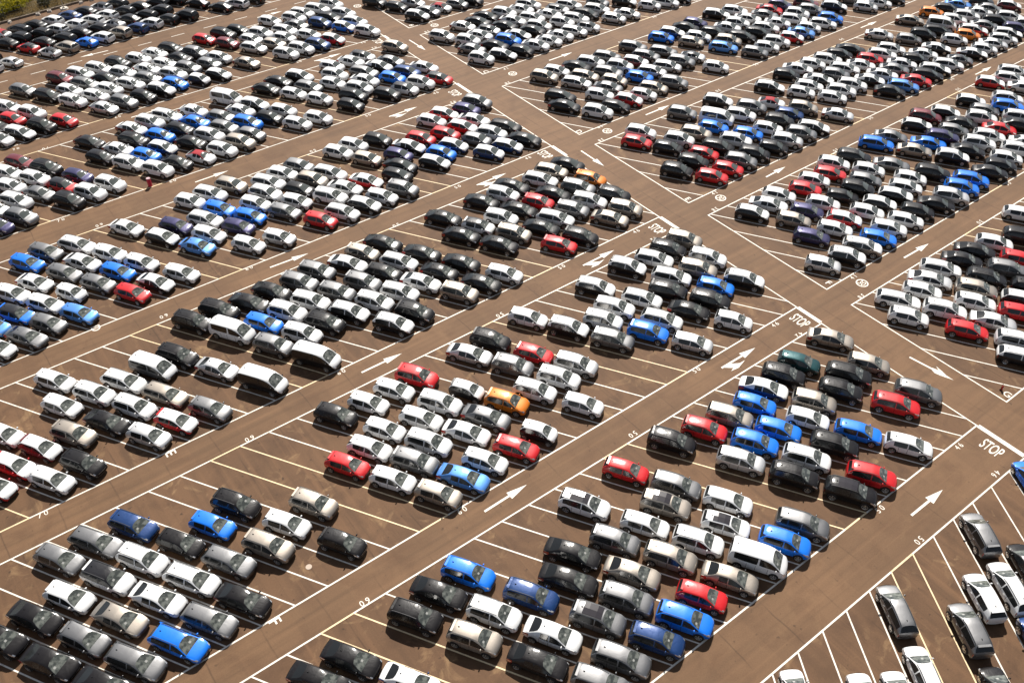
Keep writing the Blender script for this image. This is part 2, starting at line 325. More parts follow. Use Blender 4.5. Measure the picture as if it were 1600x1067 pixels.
FAR = """8646 5122 0 0 0 0;8356 5582 0 0 0 0;3549 9403 0 0 3 0;3157 9563 0 3 1 0;8928 4672 0 0 0 0;6411 7782 0 2 10 0;9155 4276 0 0 0 0;4736 8927 0 0 3 0;9597 3366 0 0 0 0;3780 9489 0 3 10 0;7997 6402 0 0 4 0;6684 7777 0 1 3 0;2316 9992 0 0 0 0;7730 6778 0 3 3 0;8729 5470 0 0 4 0;8965 5074 0 0 3 0;4885 9098 0 1 3 0;9211 4690 0 0 3 1;4049 9513 0 2 0 0;2594 10011 0 2 0 0;3305 9804 0 2 0 0;5301 8901 0 0 3 1;9439 4305 0 0 3 0;2887 10020 0 3 10 0;9955 3232 0 3 3 0;8305 6408 0 0 4 0;3544 9883 0 0 0 0;8056 6800 0 3 3 0;6022 8658 0 0 8 1;8985 5536 0 0 0 0;9263 5069 0 3 3 0;5501 9042 0 0 6 0;4619 9530 0 0 10 0;5011 9353 0 0 9 0;9523 4680 0 0 3 1;3804 9917 0 0 2 0;9754 4255 0 1 3 0;6330 8644 0 0 8 1;8578 6434 0 3 2 0;5746 9107 0 0 8 1;8321 6865 0 0 4 0;9276 5513 0 0 4 0;9515 5135 0 0 2 0;5239 9461 0 1 3 1;4391 9917 0 0 0 0;8052 7271 0 0 3 0;9788 4723 0 0 0 0;6625 8649 0 1 3 0;6092 9044 0 0 2 0;10055 4242 0 3 1 0;227 10921 0 0 9 0;511 10929 0 3 2 0;7821 7653 0 0 4 0;8866 6451 0 3 3 0;10396 3501 0 0 0 0;4654 9961 0 0 0 0;1092 10943 0 3 3 0;8597 6867 0 3 3 0;5490 9545 0 0 4 0;1373 10956 0 3 0 0;6354 9051 0 3 0 0;4992 9877 0 0 3 0;9522 5645 0 0 0 0;9758 5265 0 0 0 0;8319 7332 0 3 0 0;5834 9444 0 0 4 0;10020 4812 0 0 0 0;1641 11007 0 3 0 0;10335 4275 0 3 6 0;8031 7800 0 3 0 0;2265 10975 0 3 0 0;9199 6405 0 0 3 0;8929 6845 0 3 0 0;6631 9101 0 2 3 0;6133 9455 0 0 4 1;2532 10995 0 1 3 0;8630 7315 0 3 10 0;2848 10949 0 6 0 3;9857 5580 0 3 3 0;280 11326 0 0 1 0;10106 5164 0 1 2 0;555 11337 0 3 0 0;10349 4710 0 3 3 0;3154 10936 0 3 0 0;832 11352 0 1 2 0;1134 11349 0 0 4 2;10605 4313 0 3 6 0;9486 6412 0 3 1 0;6377 9526 0 1 0 0;5880 9872 0 0 0 0;9208 6875 0 0 6 0;3432 10973 0 3 10 0;8954 7292 0 0 6 0;2012 11374 0 3 0 0;1361 11471 0 0 9 0;2270 11437 0 0 6 0;6135 9931 0 0 4 1;3653 11091 0 0 2 0;9791 6415 0 3 2 0;9546 6804 0 0 0 0;7947 8623 0 3 0 0;2884 11396 0 1 3 0;2519 11493 0 0 8 1;10966 4266 0 1 3 0;589 11757 0 0 0 0;893 11739 0 3 0 0;6470 9844 0 0 9 0;4308 10978 0 0 0 0;10407 5621 0 2 6 0;3171 11415 0 3 0 0;10659 5195 0 1 10 0;8894 7848 0 3 2 0;7674 9057 0 1 3 0;4624 10944 0 0 0 0;1756 11767 0 0 3 0;10913 4782 0 3 3 1;8273 8597 0 0 3 0;10080 6431 0 2 3 1;1088 11914 0 3 3 0;9828 6842 0 3 3 0;6712 9919 0 3 2 0;3420 11488 0 3 2 0;2018 11836 0 1 0 0;9539 7312 0 2 0 0;3746 11424 0 3 6 0;11238 4274 0 0 3 0;4062 11375 0 0 3 0;10718 5615 0 1 2 0;2614 11830 0 0 6 0;2267 11918 0 3 3 0;641 12124 0 0 0 0;10980 5193 0 1 6 0;8555 8627 0 0 4 1;5187 10993 0 0 3 0;7821 9323 0 2 3 0;11223 4757 0 1 3 0;2906 11842 0 0 3 0;10100 6888 0 0 8 0;4318 11457 0 0 0 0;8317 9006 0 0 0 0;11477 4337 0 0 0 0;9821 7359 0 3 2 0;9560 7779 0 3 3 1;3152 11918 0 1 6 0;842 12302 0 0 5 0;3514 11820 0 0 2 0;8846 8620 0 0 0 0;1758 12260 0 1 3 0;11273 5172 0 3 9 0;5792 10968 0 0 3 0;3807 11824 0 1 0 0;5355 11209 0 3 3 0;10644 6458 0 1 1 0;4908 11450 0 0 0 0;10395 6882 0 3 10 0;11522 4770 0 3 0 0;2354 12273 0 1 5 1;10165 7278 0 6 0 3;8569 9106 0 1 2 0;6092 10948 0 0 0 2;4057 11863 0 3 3 1;11774 4354 0 3 0 0;2634 12293 0 3 0 0;9115 8684 0 2 10 0;11290 5588 0 0 3 1;8293 9517 0 2 1 0;5547 11381 0 3 0 0;3259 12238 0 1 0 0;11563 5185 0 0 2 0;2899 12343 0 2 0 0;6382 10959 0 3 0 0;4673 11840 0 0 0 0;11796 4787 0 3 0 0;8796 9219 0 0 10 0;9460 8606 0 3 2 0;8018 9965 0 3 10 0;6695 10918 0 0 4 2;12061 4382 0 1 0 0;8538 9612 0 2 10 0;11567 5644 0 3 5 0;4959 11898 0 2 2 0;9183 9067 0 0 6 0;5303 11770 0 0 0 0;5745 11565 0 1 0 0;11823 5232 0 1 3 0;6135 11383 0 0 6 0;11016 6846 0 0 0 0;10775 7232 0 0 0 0;10528 7631 0 2 3 1;8297 10014 0 0 0 0;4414 12235 0 1 3 0;12101 4820 0 1 4 0;8920 9501 0 2 2 0;6414 11411 0 2 8 0;9472 9095 0 2 1 0;765 13137 0 2 0 0;11934 5556 0 0 3 1;8645 9939 0 1 3 0;1056 13134 0 2 3 1;5466 12002 0 3 0 0;4665 12338 0 1 3 0;1359 13126 0 3 3 0;5883 11822 0 2 2 0;11274 6889 0 3 0 0;1659 13113 0 0 4 0;12178 5145 0 3 0 0;11028 7291 0 0 0 0;6717 11397 0 1 0 0;9186 9526 0 3 0 0;4999 12275 0 3 3 1;12422 4726 0 1 3 0;2240 13135 0 1 1 0;9783 9072 0 2 1 0;6162 11851 0 1 3 1;8938 9940 0 2 0 0;2540 13126 0 3 2 0;2837 13133 0 0 3 0;9499 9507 0 0 5 1;7614 11083 0 3 0 0;11561 6908 0 3 0 0;10377 8597 0 0 0 0;11308 7338 0 1 3 1;11846 6443 0 1 3 0;12424 5246 0 0 2 0;11047 7744 0 0 3 0;5576 12301 0 0 0 0;6409 11904 0 1 2 0;3124 13163 0 3 3 1;10075 9059 0 3 2 0;12659 4839 0 2 0 0;9261 9912 0 2 2 0;7977 10995 0 2 3 1;809 13562 0 1 3 0;5891 12268 0 1 0 0;1072 13603 0 0 4 0;3722 13143 0 5 3 1;9775 9555 0 2 2 0;3368 13250 0 0 6 0;1355 13618 0 3 0 0;12544 5535 0 0 3 1;11637 7271 0 3 2 0;8307 10927 0 0 3 0;11906 6849 0 1 3 1;4028 13132 0 0 3 1;12159 6424 0 2 7 0;11345 7772 0 1 0 0;1944 13621 0 3 0 0;12791 5100 0 3 6 0;6140 12327 0 0 0 2;2267 13587 0 0 0 0;10361 9086 0 6 1 2;7700 11472 0 1 2 0;10111 9507 0 2 2 0;2508 13683 0 0 0 0;8607 10950 0 1 0 0;8075 11352 0 1 3 0;2825 13654 0 2 0 0;9839 9927 0 2 2 0;11656 7741 0 0 0 0;3468 13565 0 3 0 0;11929 7331 0 2 0 0;12220 6849 0 1 0 0;6733 12292 0 3 10 0;4552 13258 0 1 10 0;12463 6415 0 1 4 0;3103 13672 0 2 2 0;13011 5238 0 3 0 0;1106 14042 0 2 0 0;8359 11366 0 3 6 0;8892 10960 0 1 0 0;3733 13624 0 3 2 0;7824 11767 0 3 0 0;5194 13152 0 3 0 0;1689 14049 0 2 3 0;2008 14019 0 0 0 0;11272 8587 0 0 2 0;4058 13578 0 0 2 0;12235 7258 0 1 0 0;11000 9023 0 2 7 0;11984 7706 0 2 0 0;2265 14085 0 2 2 0;5478 13177 0 3 0 0;12520 6850 0 1 2 0;12768 6421 0 2 3 0;2567 14076 0 1 3 0;8607 11440 0 1 3 1;9168 11000 0 1 0 0;10730 9484 0 0 10 0;7566 12162 0 3 1 0;8096 11827 0 1 0 0;4280 13693 0 0 0 0;3199 14009 0 1 0 0;5772 13162 0 3 8 0;2856 14086 0 3 0 0;11562 8598 0 0 0 0;10460 9915 0 0 6 0;3495 14020 0 0 0 0;13302 5690 0 0 4 1;11230 9133 0 3 10 0;12280 7700 0 0 3 0;12523 7300 0 0 4 0;8918 11429 0 1 3 0;9466 10992 0 2 1 0;12777 6889 0 1 0 0;1438 14450 0 0 2 0;6069 13195 0 0 4 1;4873 13690 0 2 1 0;8342 11898 0 0 1 2;13023 6459 0 2 3 1;13549 5288 0 1 1 0;10967 9562 0 0 0 0;3757 14072 0 1 3 0;5209 13634 0 0 10 0;2002 14489 0 3 5 0;10734 9944 0 0 8 1;4036 14082 0 3 2 0;11843 8631 0 3 0 0;2308 14497 0 2 0 0;8653 11870 0 1 3 0;9766 10977 0 0 0 2;11537 9114 0 2 3 0;8084 12297 0 1 1 0;9139 11538 0 2 0 0;2602 14496 0 2 0 0;6689 13128 0 3 0 0;12569 7712 0 1 3 0;12825 7288 0 2 0 0;13662 5586 0 2 0 0;2901 14475 0 3 3 0;5445 13732 0 0 0 0;11295 9532 0 0 3 0;13099 6864 0 0 3 0;5830 13598 0 0 0 0;13334 6433 0 2 0 0;3224 14454 0 0 0 0;9522 11380 0 3 0 0;4601 14132 0 0 5 0;11057 9940 0 1 3 0;4977 14017 0 0 1 0;8391 12292 0 1 3 0;12172 8596 0 0 4 1;3497 14496 0 1 0 0;8903 11974 0 1 0 0;11878 9066 0 2 3 0;3784 14493 0 2 3 0;6454 13523 0 0 6 1;13099 7319 0 2 0 0;11616 9513 0 1 0 0;13355 6896 0 1 0 0;13920 5678 0 2 0 0;9831 11384 0 2 0 0;9245 11868 0 2 0 0;5205 14124 0 3 0 0;13638 6424 0 6 2 2;5586 14006 0 2 1 0;11323 9979 0 0 9 0;10357 10980 0 0 1 0;8633 12391 0 1 3 0;4357 14507 0 0 4 0;12451 8626 0 1 7 0;12131 9119 0 2 0 0;6718 13611 0 2 0 0;9571 11804 0 1 0 0;7694 13134 0 3 3 1;4689 14484 0 3 3 0;11876 9529 0 3 0 0;8970 12305 0 3 0 0;5834 14080 0 1 2 0;6211 13924 0 0 8 0;10100 11422 0 2 3 0;10659 10987 0 1 1 0;4960 14513 0 0 3 0;13708 6894 0 1 3 1;12710 8673 0 0 0 0;9307 12260 0 1 0 0;13991 6434 0 1 3 1;9820 11878 0 0 0 2;7949 13207 0 1 2 0;12434 9127 0 1 0 0;6447 14022 0 2 3 0;10383 11466 0 2 0 0;12179 9567 0 1 0 0;13410 7775 0 1 1 0;13657 7373 0 0 2 0;5549 14510 0 0 0 0;11880 10018 0 2 3 1;5943 14370 0 3 0 0;8226 13215 0 6 0 3;6733 14048 0 2 0 0;10103 11900 0 2 0 0;9544 12362 0 2 0 0;13032 8639 0 2 0 0;1243 15614 1 0 0 0;14303 6413 0 0 0 0;12787 9066 0 2 0 0;7622 13703 0 0 3 0;1540 15610 1 6 1 0;8549 13152 0 0 2 0;12523 9490 0 1 2 0;11229 11016 0 0 0 0;10576 11665 0 0 2 0;6158 14494 0 2 0 0;2141 15611 1 6 0 2;12247 9925 0 2 0 0;13985 7329 0 3 3 0;8836 13117 0 3 3 0;2425 15631 1 2 10 0;7942 13682 0 1 1 0;14238 6909 0 0 0 0;10980 11403 0 3 3 1;2744 15613 1 6 6 0;6455 14494 0 2 0 0;13299 8691 0 3 6 0;13004 9170 0 3 0 0;11566 10933 0 2 0 0;3021 15644 1 0 0 0;7410 14112 0 3 3 0;14585 6431 0 1 1 0;12764 9591 0 1 4 0;6742 14500 0 3 0 0;3322 15642 1 3 10 0;1298 15998 1 3 3 0;14318 7279 0 2 3 0;3618 15659 1 0 8 0;1907 15986 1 6 4 2;14558 6876 0 0 11 0;11868 10925 0 1 3 0;13325 9138 0 3 2 0;3883 15711 1 0 0 0;13042 9586 0 3 9 0;2166 16052 1 1 3 0;2496 16009 1 2 3 0;14890 6432 0 2 0 0;4180 15703 1 0 3 0;4498 15656 1 3 3 0;2763 16062 1 1 3 0;3078 16032 1 0 3 0;14331 7826 0 1 10 0;14822 6934 0 2 4 1;13753 8973 0 3 3 1;3359 16086 1 6 0 2;13501 9383 0 2 5 0;5120 15634 1 1 3 0;1662 16387 1 1 3 0;15144 6506 0 2 3 1;3635 16113 1 1 3 0;5423 15633 1 2 0 0;2238 16416 1 3 3 0;1905 16460 1 3 3 0;3937 16105 1 2 3 0;14208 8641 0 0 1 0;14916 7364 0 3 0 0;15127 6925 0 1 2 0;2509 16467 1 0 0 0;5749 15637 1 3 3 0;4219 16131 1 3 3 0;2822 16461 1 0 0 0;15430 6523 0 3 9 0;3113 16483 1 2 0 0;4859 16056 1 1 3 0;14907 7784 0 0 11 0;3385 16532 1 0 0 0;14267 9016 0 3 2 0;14521 8604 0 1 0 0;15237 7328 0 3 0 0;3693 16506 1 0 3 0;1676 16856 1 6 0 3;1984 16826 1 2 3 0;15477 6910 0 2 3 0;3967 16545 1 1 3 0;2254 16864 1 1 3 0;15731 6501 0 3 0 0;2551 16882 1 0 0 0;4299 16532 1 2 3 0;4582 16467 1 2 3 0;15273 7726 0 0 3 0;2850 16901 1 1 8 0;14858 8574 0 1 3 0;15558 7293 0 1 0 0;3132 16930 1 1 3 0;15803 6863 0 2 0 0;3414 16944 1 0 0 2;3705 16937 1 0 3 0;15583 7714 0 1 7 0;15843 7290 0 1 2 0;15999 7519 0 3 3 0;16249 7133 0 0 5 1"""

# ------------------------------------------------------------------ helpers
def link(o, parent=None):
    COL.objects.link(o)
    if parent is not None:
        o.parent = parent
    return o

def mesh_obj(name, verts, faces, mats, parent=None, smooth=False, fmat=None):
    me = bpy.data.meshes.new(name)
    me.from_pydata(verts, [], faces)
    for m in mats:
        me.materials.append(m)
    if fmat:
        me.polygons.foreach_set('material_index', fmat)
    if smooth:
        me.polygons.foreach_set('use_smooth', [True] * len(me.polygons))
    me.update()
    return link(bpy.data.objects.new(name, me), parent)

def tag(o, label=None, cat=None, group=None, kind=None):
    if label: o['label'] = label
    if cat: o['category'] = cat
    if group: o['group'] = group
    if kind: o['kind'] = kind
    return o

# ------------------------------------------------------------------ materials
def mat(name):
    m = bpy.data.materials.new(name)
    m.use_nodes = True
    nt = m.node_tree
    return m, nt, nt.nodes['Principled BSDF']

def simple(name, col, rough=.5, metal=0., coat=0., spec=.5):
    m, nt, b = mat(name)
    b.inputs['Base Color'].default_value = (*col, 1)
    b.inputs['Roughness'].default_value = rough
    b.inputs['Metallic'].default_value = metal
    b.inputs['Coat Weight'].default_value = coat
    b.inputs['Coat Roughness'].default_value = .08
    b.inputs['Specular IOR Level'].default_value = spec
    return m

def nd(nt, t, **kw):
    n = nt.nodes.new(t)
    for k, v in kw.items():
        if k.startswith('i_'):
            n.inputs[k[2:].replace('_', ' ')].default_value = v
        else:
            setattr(n, k, v)
    return n

def mix(nt, fac, a, b, blend='MIX'):
    n = nt.nodes.new('ShaderNodeMix'); n.data_type = 'RGBA'; n.blend_type = blend
    for sock, v in ((n.inputs[0], fac), (n.inputs[6], a), (n.inputs[7], b)):
        if isinstance(v, bpy.types.NodeSocket): nt.links.new(v, sock)
        elif isinstance(v, (int, float)): sock.default_value = v
        else: sock.default_value = (*v, 1)
    return n.outputs[2]

def ramp(nt, src, lo, hi):
    n = nt.nodes.new('ShaderNodeMapRange')
    n.inputs['From Min'].default_value = lo; n.inputs['From Max'].default_value = hi
    nt.links.new(src, n.inputs['Value'])
    return n.outputs[0]

def asphalt(name, base, seed, stain, drag, blot):
    m, nt, b = mat(name)
    tc = nt.nodes.new('ShaderNodeTexCoord')
    mp = nd(nt, 'ShaderNodeMapping'); mp.inputs['Location'].default_value = (seed, seed * .37, 0)
    nt.links.new(tc.outputs['Object'], mp.inputs[0])
    P = mp.outputs[0]
    def nz(scale, det=4, rough=.6, dist=0.):
        n = nd(nt, 'ShaderNodeTexNoise'); n.inputs['Scale'].default_value = scale; n.inputs['Detail'].default_value = det
        n.inputs['Roughness'].default_value = rough; n.inputs['Distortion'].default_value = dist
        nt.links.new(P, n.inputs['Vector']); return n.outputs[0]
    c = mix(nt, ramp(nt, nz(.05, 3), .35, .65), tuple(x * .9 for x in base), tuple(x * 1.1 for x in base))
    # broad blotches where water and tyres have been
    c = mix(nt, ramp(nt, nz(.32, 5, .62, .6), .46, .76), c, tuple(x * blot * k for x, k in zip(base, (1.06, 1., .97))))
    # drips under the engines
    c = mix(nt, ramp(nt, nz(1.7, 2, .5), .68, .76), c, tuple(x * (blot - .12) for x in base))
    # pale sandy stains
    st = nt.nodes.new('ShaderNodeMath'); st.operation = 'MULTIPLY'; st.inputs[1].default_value = stain
    nt.links.new(ramp(nt, nz(.42, 4, .6, .9), .57, .80), st.inputs[0])
    c = mix(nt, st.outputs[0], c, (.36, .225, .11))
    # streaks dragged along the aisles
    mp2 = nd(nt, 'ShaderNodeMapping'); mp2.inputs['Scale'].default_value = drag
    nt.links.new(P, mp2.inputs[0])
    n2 = nd(nt, 'ShaderNodeTexNoise'); n2.inputs['Scale'].default_value = 1.; n2.inputs['Detail'].default_value = 3
    nt.links.new(mp2.outputs[0], n2.inputs['Vector'])
    c = mix(nt, ramp(nt, n2.outputs[0], .52, .78), c, tuple(x * .72 for x in base))
    c = mix(nt, ramp(nt, n2.outputs[0], .46, .22), c, tuple(x * 1.22 for x in base))
    # laying joints across the aisles, wandering a little
    sx = nt.nodes.new('ShaderNodeSeparateXYZ'); nt.links.new(P, sx.inputs[0])
    wn = nd(nt, 'ShaderNodeTexNoise'); wn.inputs['Scale'].default_value = .25; nt.links.new(P, wn.inputs['Vector'])
    a = nt.nodes.new('ShaderNodeMath'); a.operation = 'MULTIPLY_ADD'; a.inputs[1].default_value = .5
    nt.links.new(wn.outputs[0], a.inputs[0]); nt.links.new(sx.outputs[0], a.inputs[2])
    pp = nt.nodes.new('ShaderNodeMath'); pp.operation = 'PINGPONG'; pp.inputs[1].default_value = 2.35
    nt.links.new(a.outputs[0], pp.inputs[0])
    ln = ramp(nt, pp.outputs[0], .10, .02)
    bk = ramp(nt, nz(.18, 3), .42, .6)
    ml = nt.nodes.new('ShaderNodeMath'); ml.operation = 'MULTIPLY'; nt.links.new(ln, ml.inputs[0]); nt.links.new(bk, ml.inputs[1])
    ml2 = nt.nodes.new('ShaderNodeMath'); ml2.operation = 'MULTIPLY'; ml2.inputs[1].default_value = .5; nt.links.new(ml.outputs[0], ml2.inputs[0])
    c = mix(nt, ml2.outputs[0], c, tuple(x * .35 for x in base))
    # the other half of each strip was rolled slightly differently
    bd = nt.nodes.new('ShaderNodeMath'); bd.operation = 'PINGPONG'; bd.inputs[1].default_value = 4.7
    nt.links.new(a.outputs[0], bd.inputs[0])
    c = mix(nt, ramp(nt, bd.outputs[0], 2.3, 2.4), c, mix(nt, 1., c, (.93, .93, .93), 'MULTIPLY'))
    # grain
    g = nz(9, 6, .75)
    c = mix(nt, ramp(nt, g, .25, .8), mix(nt, 1., c, (.80, .80, .80), 'MULTIPLY'), mix(nt, 1., c, (1.18, 1.17, 1.15), 'MULTIPLY'))
    nt.links.new(c, b.inputs['Base Color'])
    b.inputs['Roughness'].default_value = .78
    b.inputs['Specular IOR Level'].default_value = .35
    bp = nd(nt, 'ShaderNodeBump'); bp.inputs['Strength'].default_value = .25; bp.inputs['Distance'].default_value = .02
    nt.links.new(g, bp.inputs['Height']); nt.links.new(bp.outputs[0], b.inputs['Normal'])
    return m

def road_paint(name, col):
    m, nt, b = mat(name)
    tc = nt.nodes.new('ShaderNodeTexCoord')
    n = nd(nt, 'ShaderNodeTexNoise'); n.inputs['Scale'].default_value = 2.2; n.inputs['Detail'].default_value = 6; n.inputs['Roughness'].default_value = .7
    nt.links.new(tc.outputs['Object'], n.inputs['Vector'])
    c = mix(nt, ramp(nt, n.outputs[0], .50, .86), col, (.36, .27, .19))
    nt.links.new(c, b.inputs['Base Color']); b.inputs['Roughness'].default_value = .6
    return m

def car_paint(name, col, metal=0., rough=.35, wrinkle=.0, coat=1., spec=.35):
    m, nt, b = mat(name)
    tc = nt.nodes.new('ShaderNodeTexCoord'); oi = nt.nodes.new('ShaderNodeObjectInfo')
    vm = nt.nodes.new('ShaderNodeVectorMath'); vm.operation = 'ADD'
    sc = nt.nodes.new('ShaderNodeMath'); sc.operation = 'MULTIPLY'; sc.inputs[1].default_value = 40.; nt.links.new(oi.outputs['Random'], sc.inputs[0])
    nt.links.new(tc.outputs['Object'], vm.inputs[0]); nt.links.new(sc.outputs[0], vm.inputs[1])
    n = nd(nt, 'ShaderNodeTexNoise'); n.inputs['Scale'].default_value = 1.1; n.inputs['Detail'].default_value = 4; n.inputs['Roughness'].default_value = .6
    nt.links.new(vm.outputs[0], n.inputs['Vector'])
    # a film of dust, heavier in patches
    c = mix(nt, ramp(nt, n.outputs[0], .45, .95), col, tuple(min(1, x * .86 + .012) for x in col))
    # panel gaps round the doors and the bonnet, in the car's own coordinates
    sp = nt.nodes.new('ShaderNodeSeparateXYZ'); nt.links.new(tc.outputs['Object'], sp.inputs[0])
    ax = nt.nodes.new('ShaderNodeMath'); ax.operation = 'ABSOLUTE'; nt.links.new(sp.outputs[1], ax.inputs[0])
    side = ramp(nt, ax.outputs[0], .64, .68); low = ramp(nt, sp.outputs[2], 1.02, .98)
    tot = None
    for xx in (-.86, -.10, .92):
        sb = nt.nodes.new('ShaderNodeMath'); sb.operation = 'SUBTRACT'; sb.inputs[1].default_value = xx; nt.links.new(sp.outputs[0], sb.inputs[0])
        ab = nt.nodes.new('ShaderNodeMath'); ab.operation = 'ABSOLUTE'; nt.links.new(sb.outputs[0], ab.inputs[0])
        l = ramp(nt, ab.outputs[0], .02, .012)
        if tot is None: tot = l
        else:
            mxn = nt.nodes.new('ShaderNodeMath'); mxn.operation = 'MAXIMUM'; nt.links.new(tot, mxn.inputs[0]); nt.links.new(l, mxn.inputs[1]); tot = mxn.outputs[0]
    for q in (side, low):
        mu = nt.nodes.new('ShaderNodeMath'); mu.operation = 'MULTIPLY'; nt.links.new(tot, mu.inputs[0]); nt.links.new(q, mu.inputs[1]); tot = mu.outputs[0]
    c = mix(nt, tot, c, tuple(x * .12 for x in col))
    nt.links.new(c, b.inputs['Base Color'])
    b.inputs['Metallic'].default_value = metal
    b.inputs['Roughness'].default_value = rough
    b.inputs['Coat Weight'].default_value = coat
    b.inputs['Coat Roughness'].default_value = .17; b.inputs['Specular IOR Level'].default_value = spec
    b.inputs['Coat IOR'].default_value = 1.38
    if wrinkle:
        w = nd(nt, 'ShaderNodeTexNoise'); w.inputs['Scale'].default_value = 1.9; w.inputs['Detail'].default_value = 1.5; w.inputs['Distortion'].default_value = 1.
        nt.links.new(vm.outputs[0], w.inputs['Vector'])
        bp = nd(nt, 'ShaderNodeBump'); bp.inputs['Strength'].default_value = wrinkle; bp.inputs['Distance'].default_value = .05
        nt.links.new(w.outputs[0], bp.inputs['Height']); nt.links.new(bp.outputs[0], b.inputs['Normal'])
        nt.links.new(bp.outputs[0], b.inputs['Coat Normal'])
    return m

PAINT = {
 'W': car_paint('white_paint', (.80, .80, .79), 0, .5, .05),
 'S': car_paint('silver_paint', (.62, .62, .62), .7, .52, .08),
 'G': car_paint('grey_paint', (.20, .20, .203), .85, .52, .12),
 'K': car_paint('black_paint', (.007, .0055, .006), .0, .46, .28, .7, .2),
 'R': car_paint('red_paint', (.60, .006, .010), 0, .5, .15),
 'M': car_paint('maroon_paint', (.15, .012, .02), .25, .5, .15),
 'B': car_paint('blue_paint', (.0, .19, .84), .1, .5, .12),
 'L': car_paint('light_blue_paint', (.09, .28, .70), .3, .5, .1),
 'N': car_paint('navy_paint', (.004, .038, .15), .3, .5, .25),
 'P': car_paint('purple_paint', (.032, .028, .095), .4, .5, .2),
 'T': car_paint('bronze_paint', (.36, .32, .275), .8, .53, .1),
 'O': car_paint('orange_paint', (.72, .20, .008), .15, .5, .1),
 'E': car_paint('teal_paint', (.003, .05, .055), .45, .5, .2),
}
FILM = car_paint('white_transport_film', (.84, .84, .83), 0, .55, .06, .2)
SOFT = simple('red_canvas', (.38, .02, .03), .8)
BLACKROOF = car_paint('black_roof', (.012, .011, .013), 0, .4, .4)
TRIM = simple('black_plastic', (.018, .018, .018), .6)
RUBBER = simple('tyre_rubber', (.014, .014, .014), .85)
ALLOY = simple('alloy', (.60, .60, .60), .32, .9)
LAMP = simple('headlamp', (.62, .63, .64), .15, .55, 1.)
TAIL = simple('tail_lamp', (.30, .006, .008), .2, 0, 1.)
GRILLE = simple('grille_black', (.012, .012, .012), .35)
CHROME = simple('chrome_strip', (.45, .45, .46), .45, .9)
RAIL = simple('roof_rail_metal', (.06, .06, .062), .6, .3)
GLASS = simple('car_glass', (.011, .012, .012), .16, 0, 0, .5)
def screen_glass():
    m, nt, b = mat('windscreen_glass')
    tc = nt.nodes.new('ShaderNodeTexCoord')
    # what shows through: the grey dashboard, seats under pale covers and a delivery paper
    sp = nt.nodes.new('ShaderNodeSeparateXYZ'); nt.links.new(tc.outputs['Generated'], sp.inputs[0])
    n = nd(nt, 'ShaderNodeTexNoise'); n.inputs['Scale'].default_value = 3.4; n.inputs['Detail'].default_value = 2
    nt.links.new(tc.outputs['Object'], n.inputs['Vector'])
    c = mix(nt, ramp(nt, n.outputs[0], .42, .62), (.05, .056, .05), (.16, .17, .15))
    def band(sock, a, bb):
        x = ramp(nt, sock, a, a + .04); y = ramp(nt, sock, bb, bb - .04)
        k = nt.nodes.new('ShaderNodeMath'); k.operation = 'MULTIPLY'; nt.links.new(x, k.inputs[0]); nt.links.new(y, k.inputs[1]); return k.outputs[0]
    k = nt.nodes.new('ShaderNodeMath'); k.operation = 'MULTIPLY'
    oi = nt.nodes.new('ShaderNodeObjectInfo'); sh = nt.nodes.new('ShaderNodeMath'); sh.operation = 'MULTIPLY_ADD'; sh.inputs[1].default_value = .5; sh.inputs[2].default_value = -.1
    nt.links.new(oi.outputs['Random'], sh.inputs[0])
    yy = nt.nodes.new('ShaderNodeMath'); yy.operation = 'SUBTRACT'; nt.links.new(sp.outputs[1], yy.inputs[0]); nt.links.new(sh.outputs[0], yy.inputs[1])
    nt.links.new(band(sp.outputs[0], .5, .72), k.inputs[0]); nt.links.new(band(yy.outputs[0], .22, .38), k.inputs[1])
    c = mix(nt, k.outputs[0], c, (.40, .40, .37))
    nt.links.new(c, b.inputs['Base Color'])
    b.inputs['Roughness'].default_value = .07; b.inputs['Specular IOR Level'].default_value = .7
    return m
SCREEN = screen_glass()

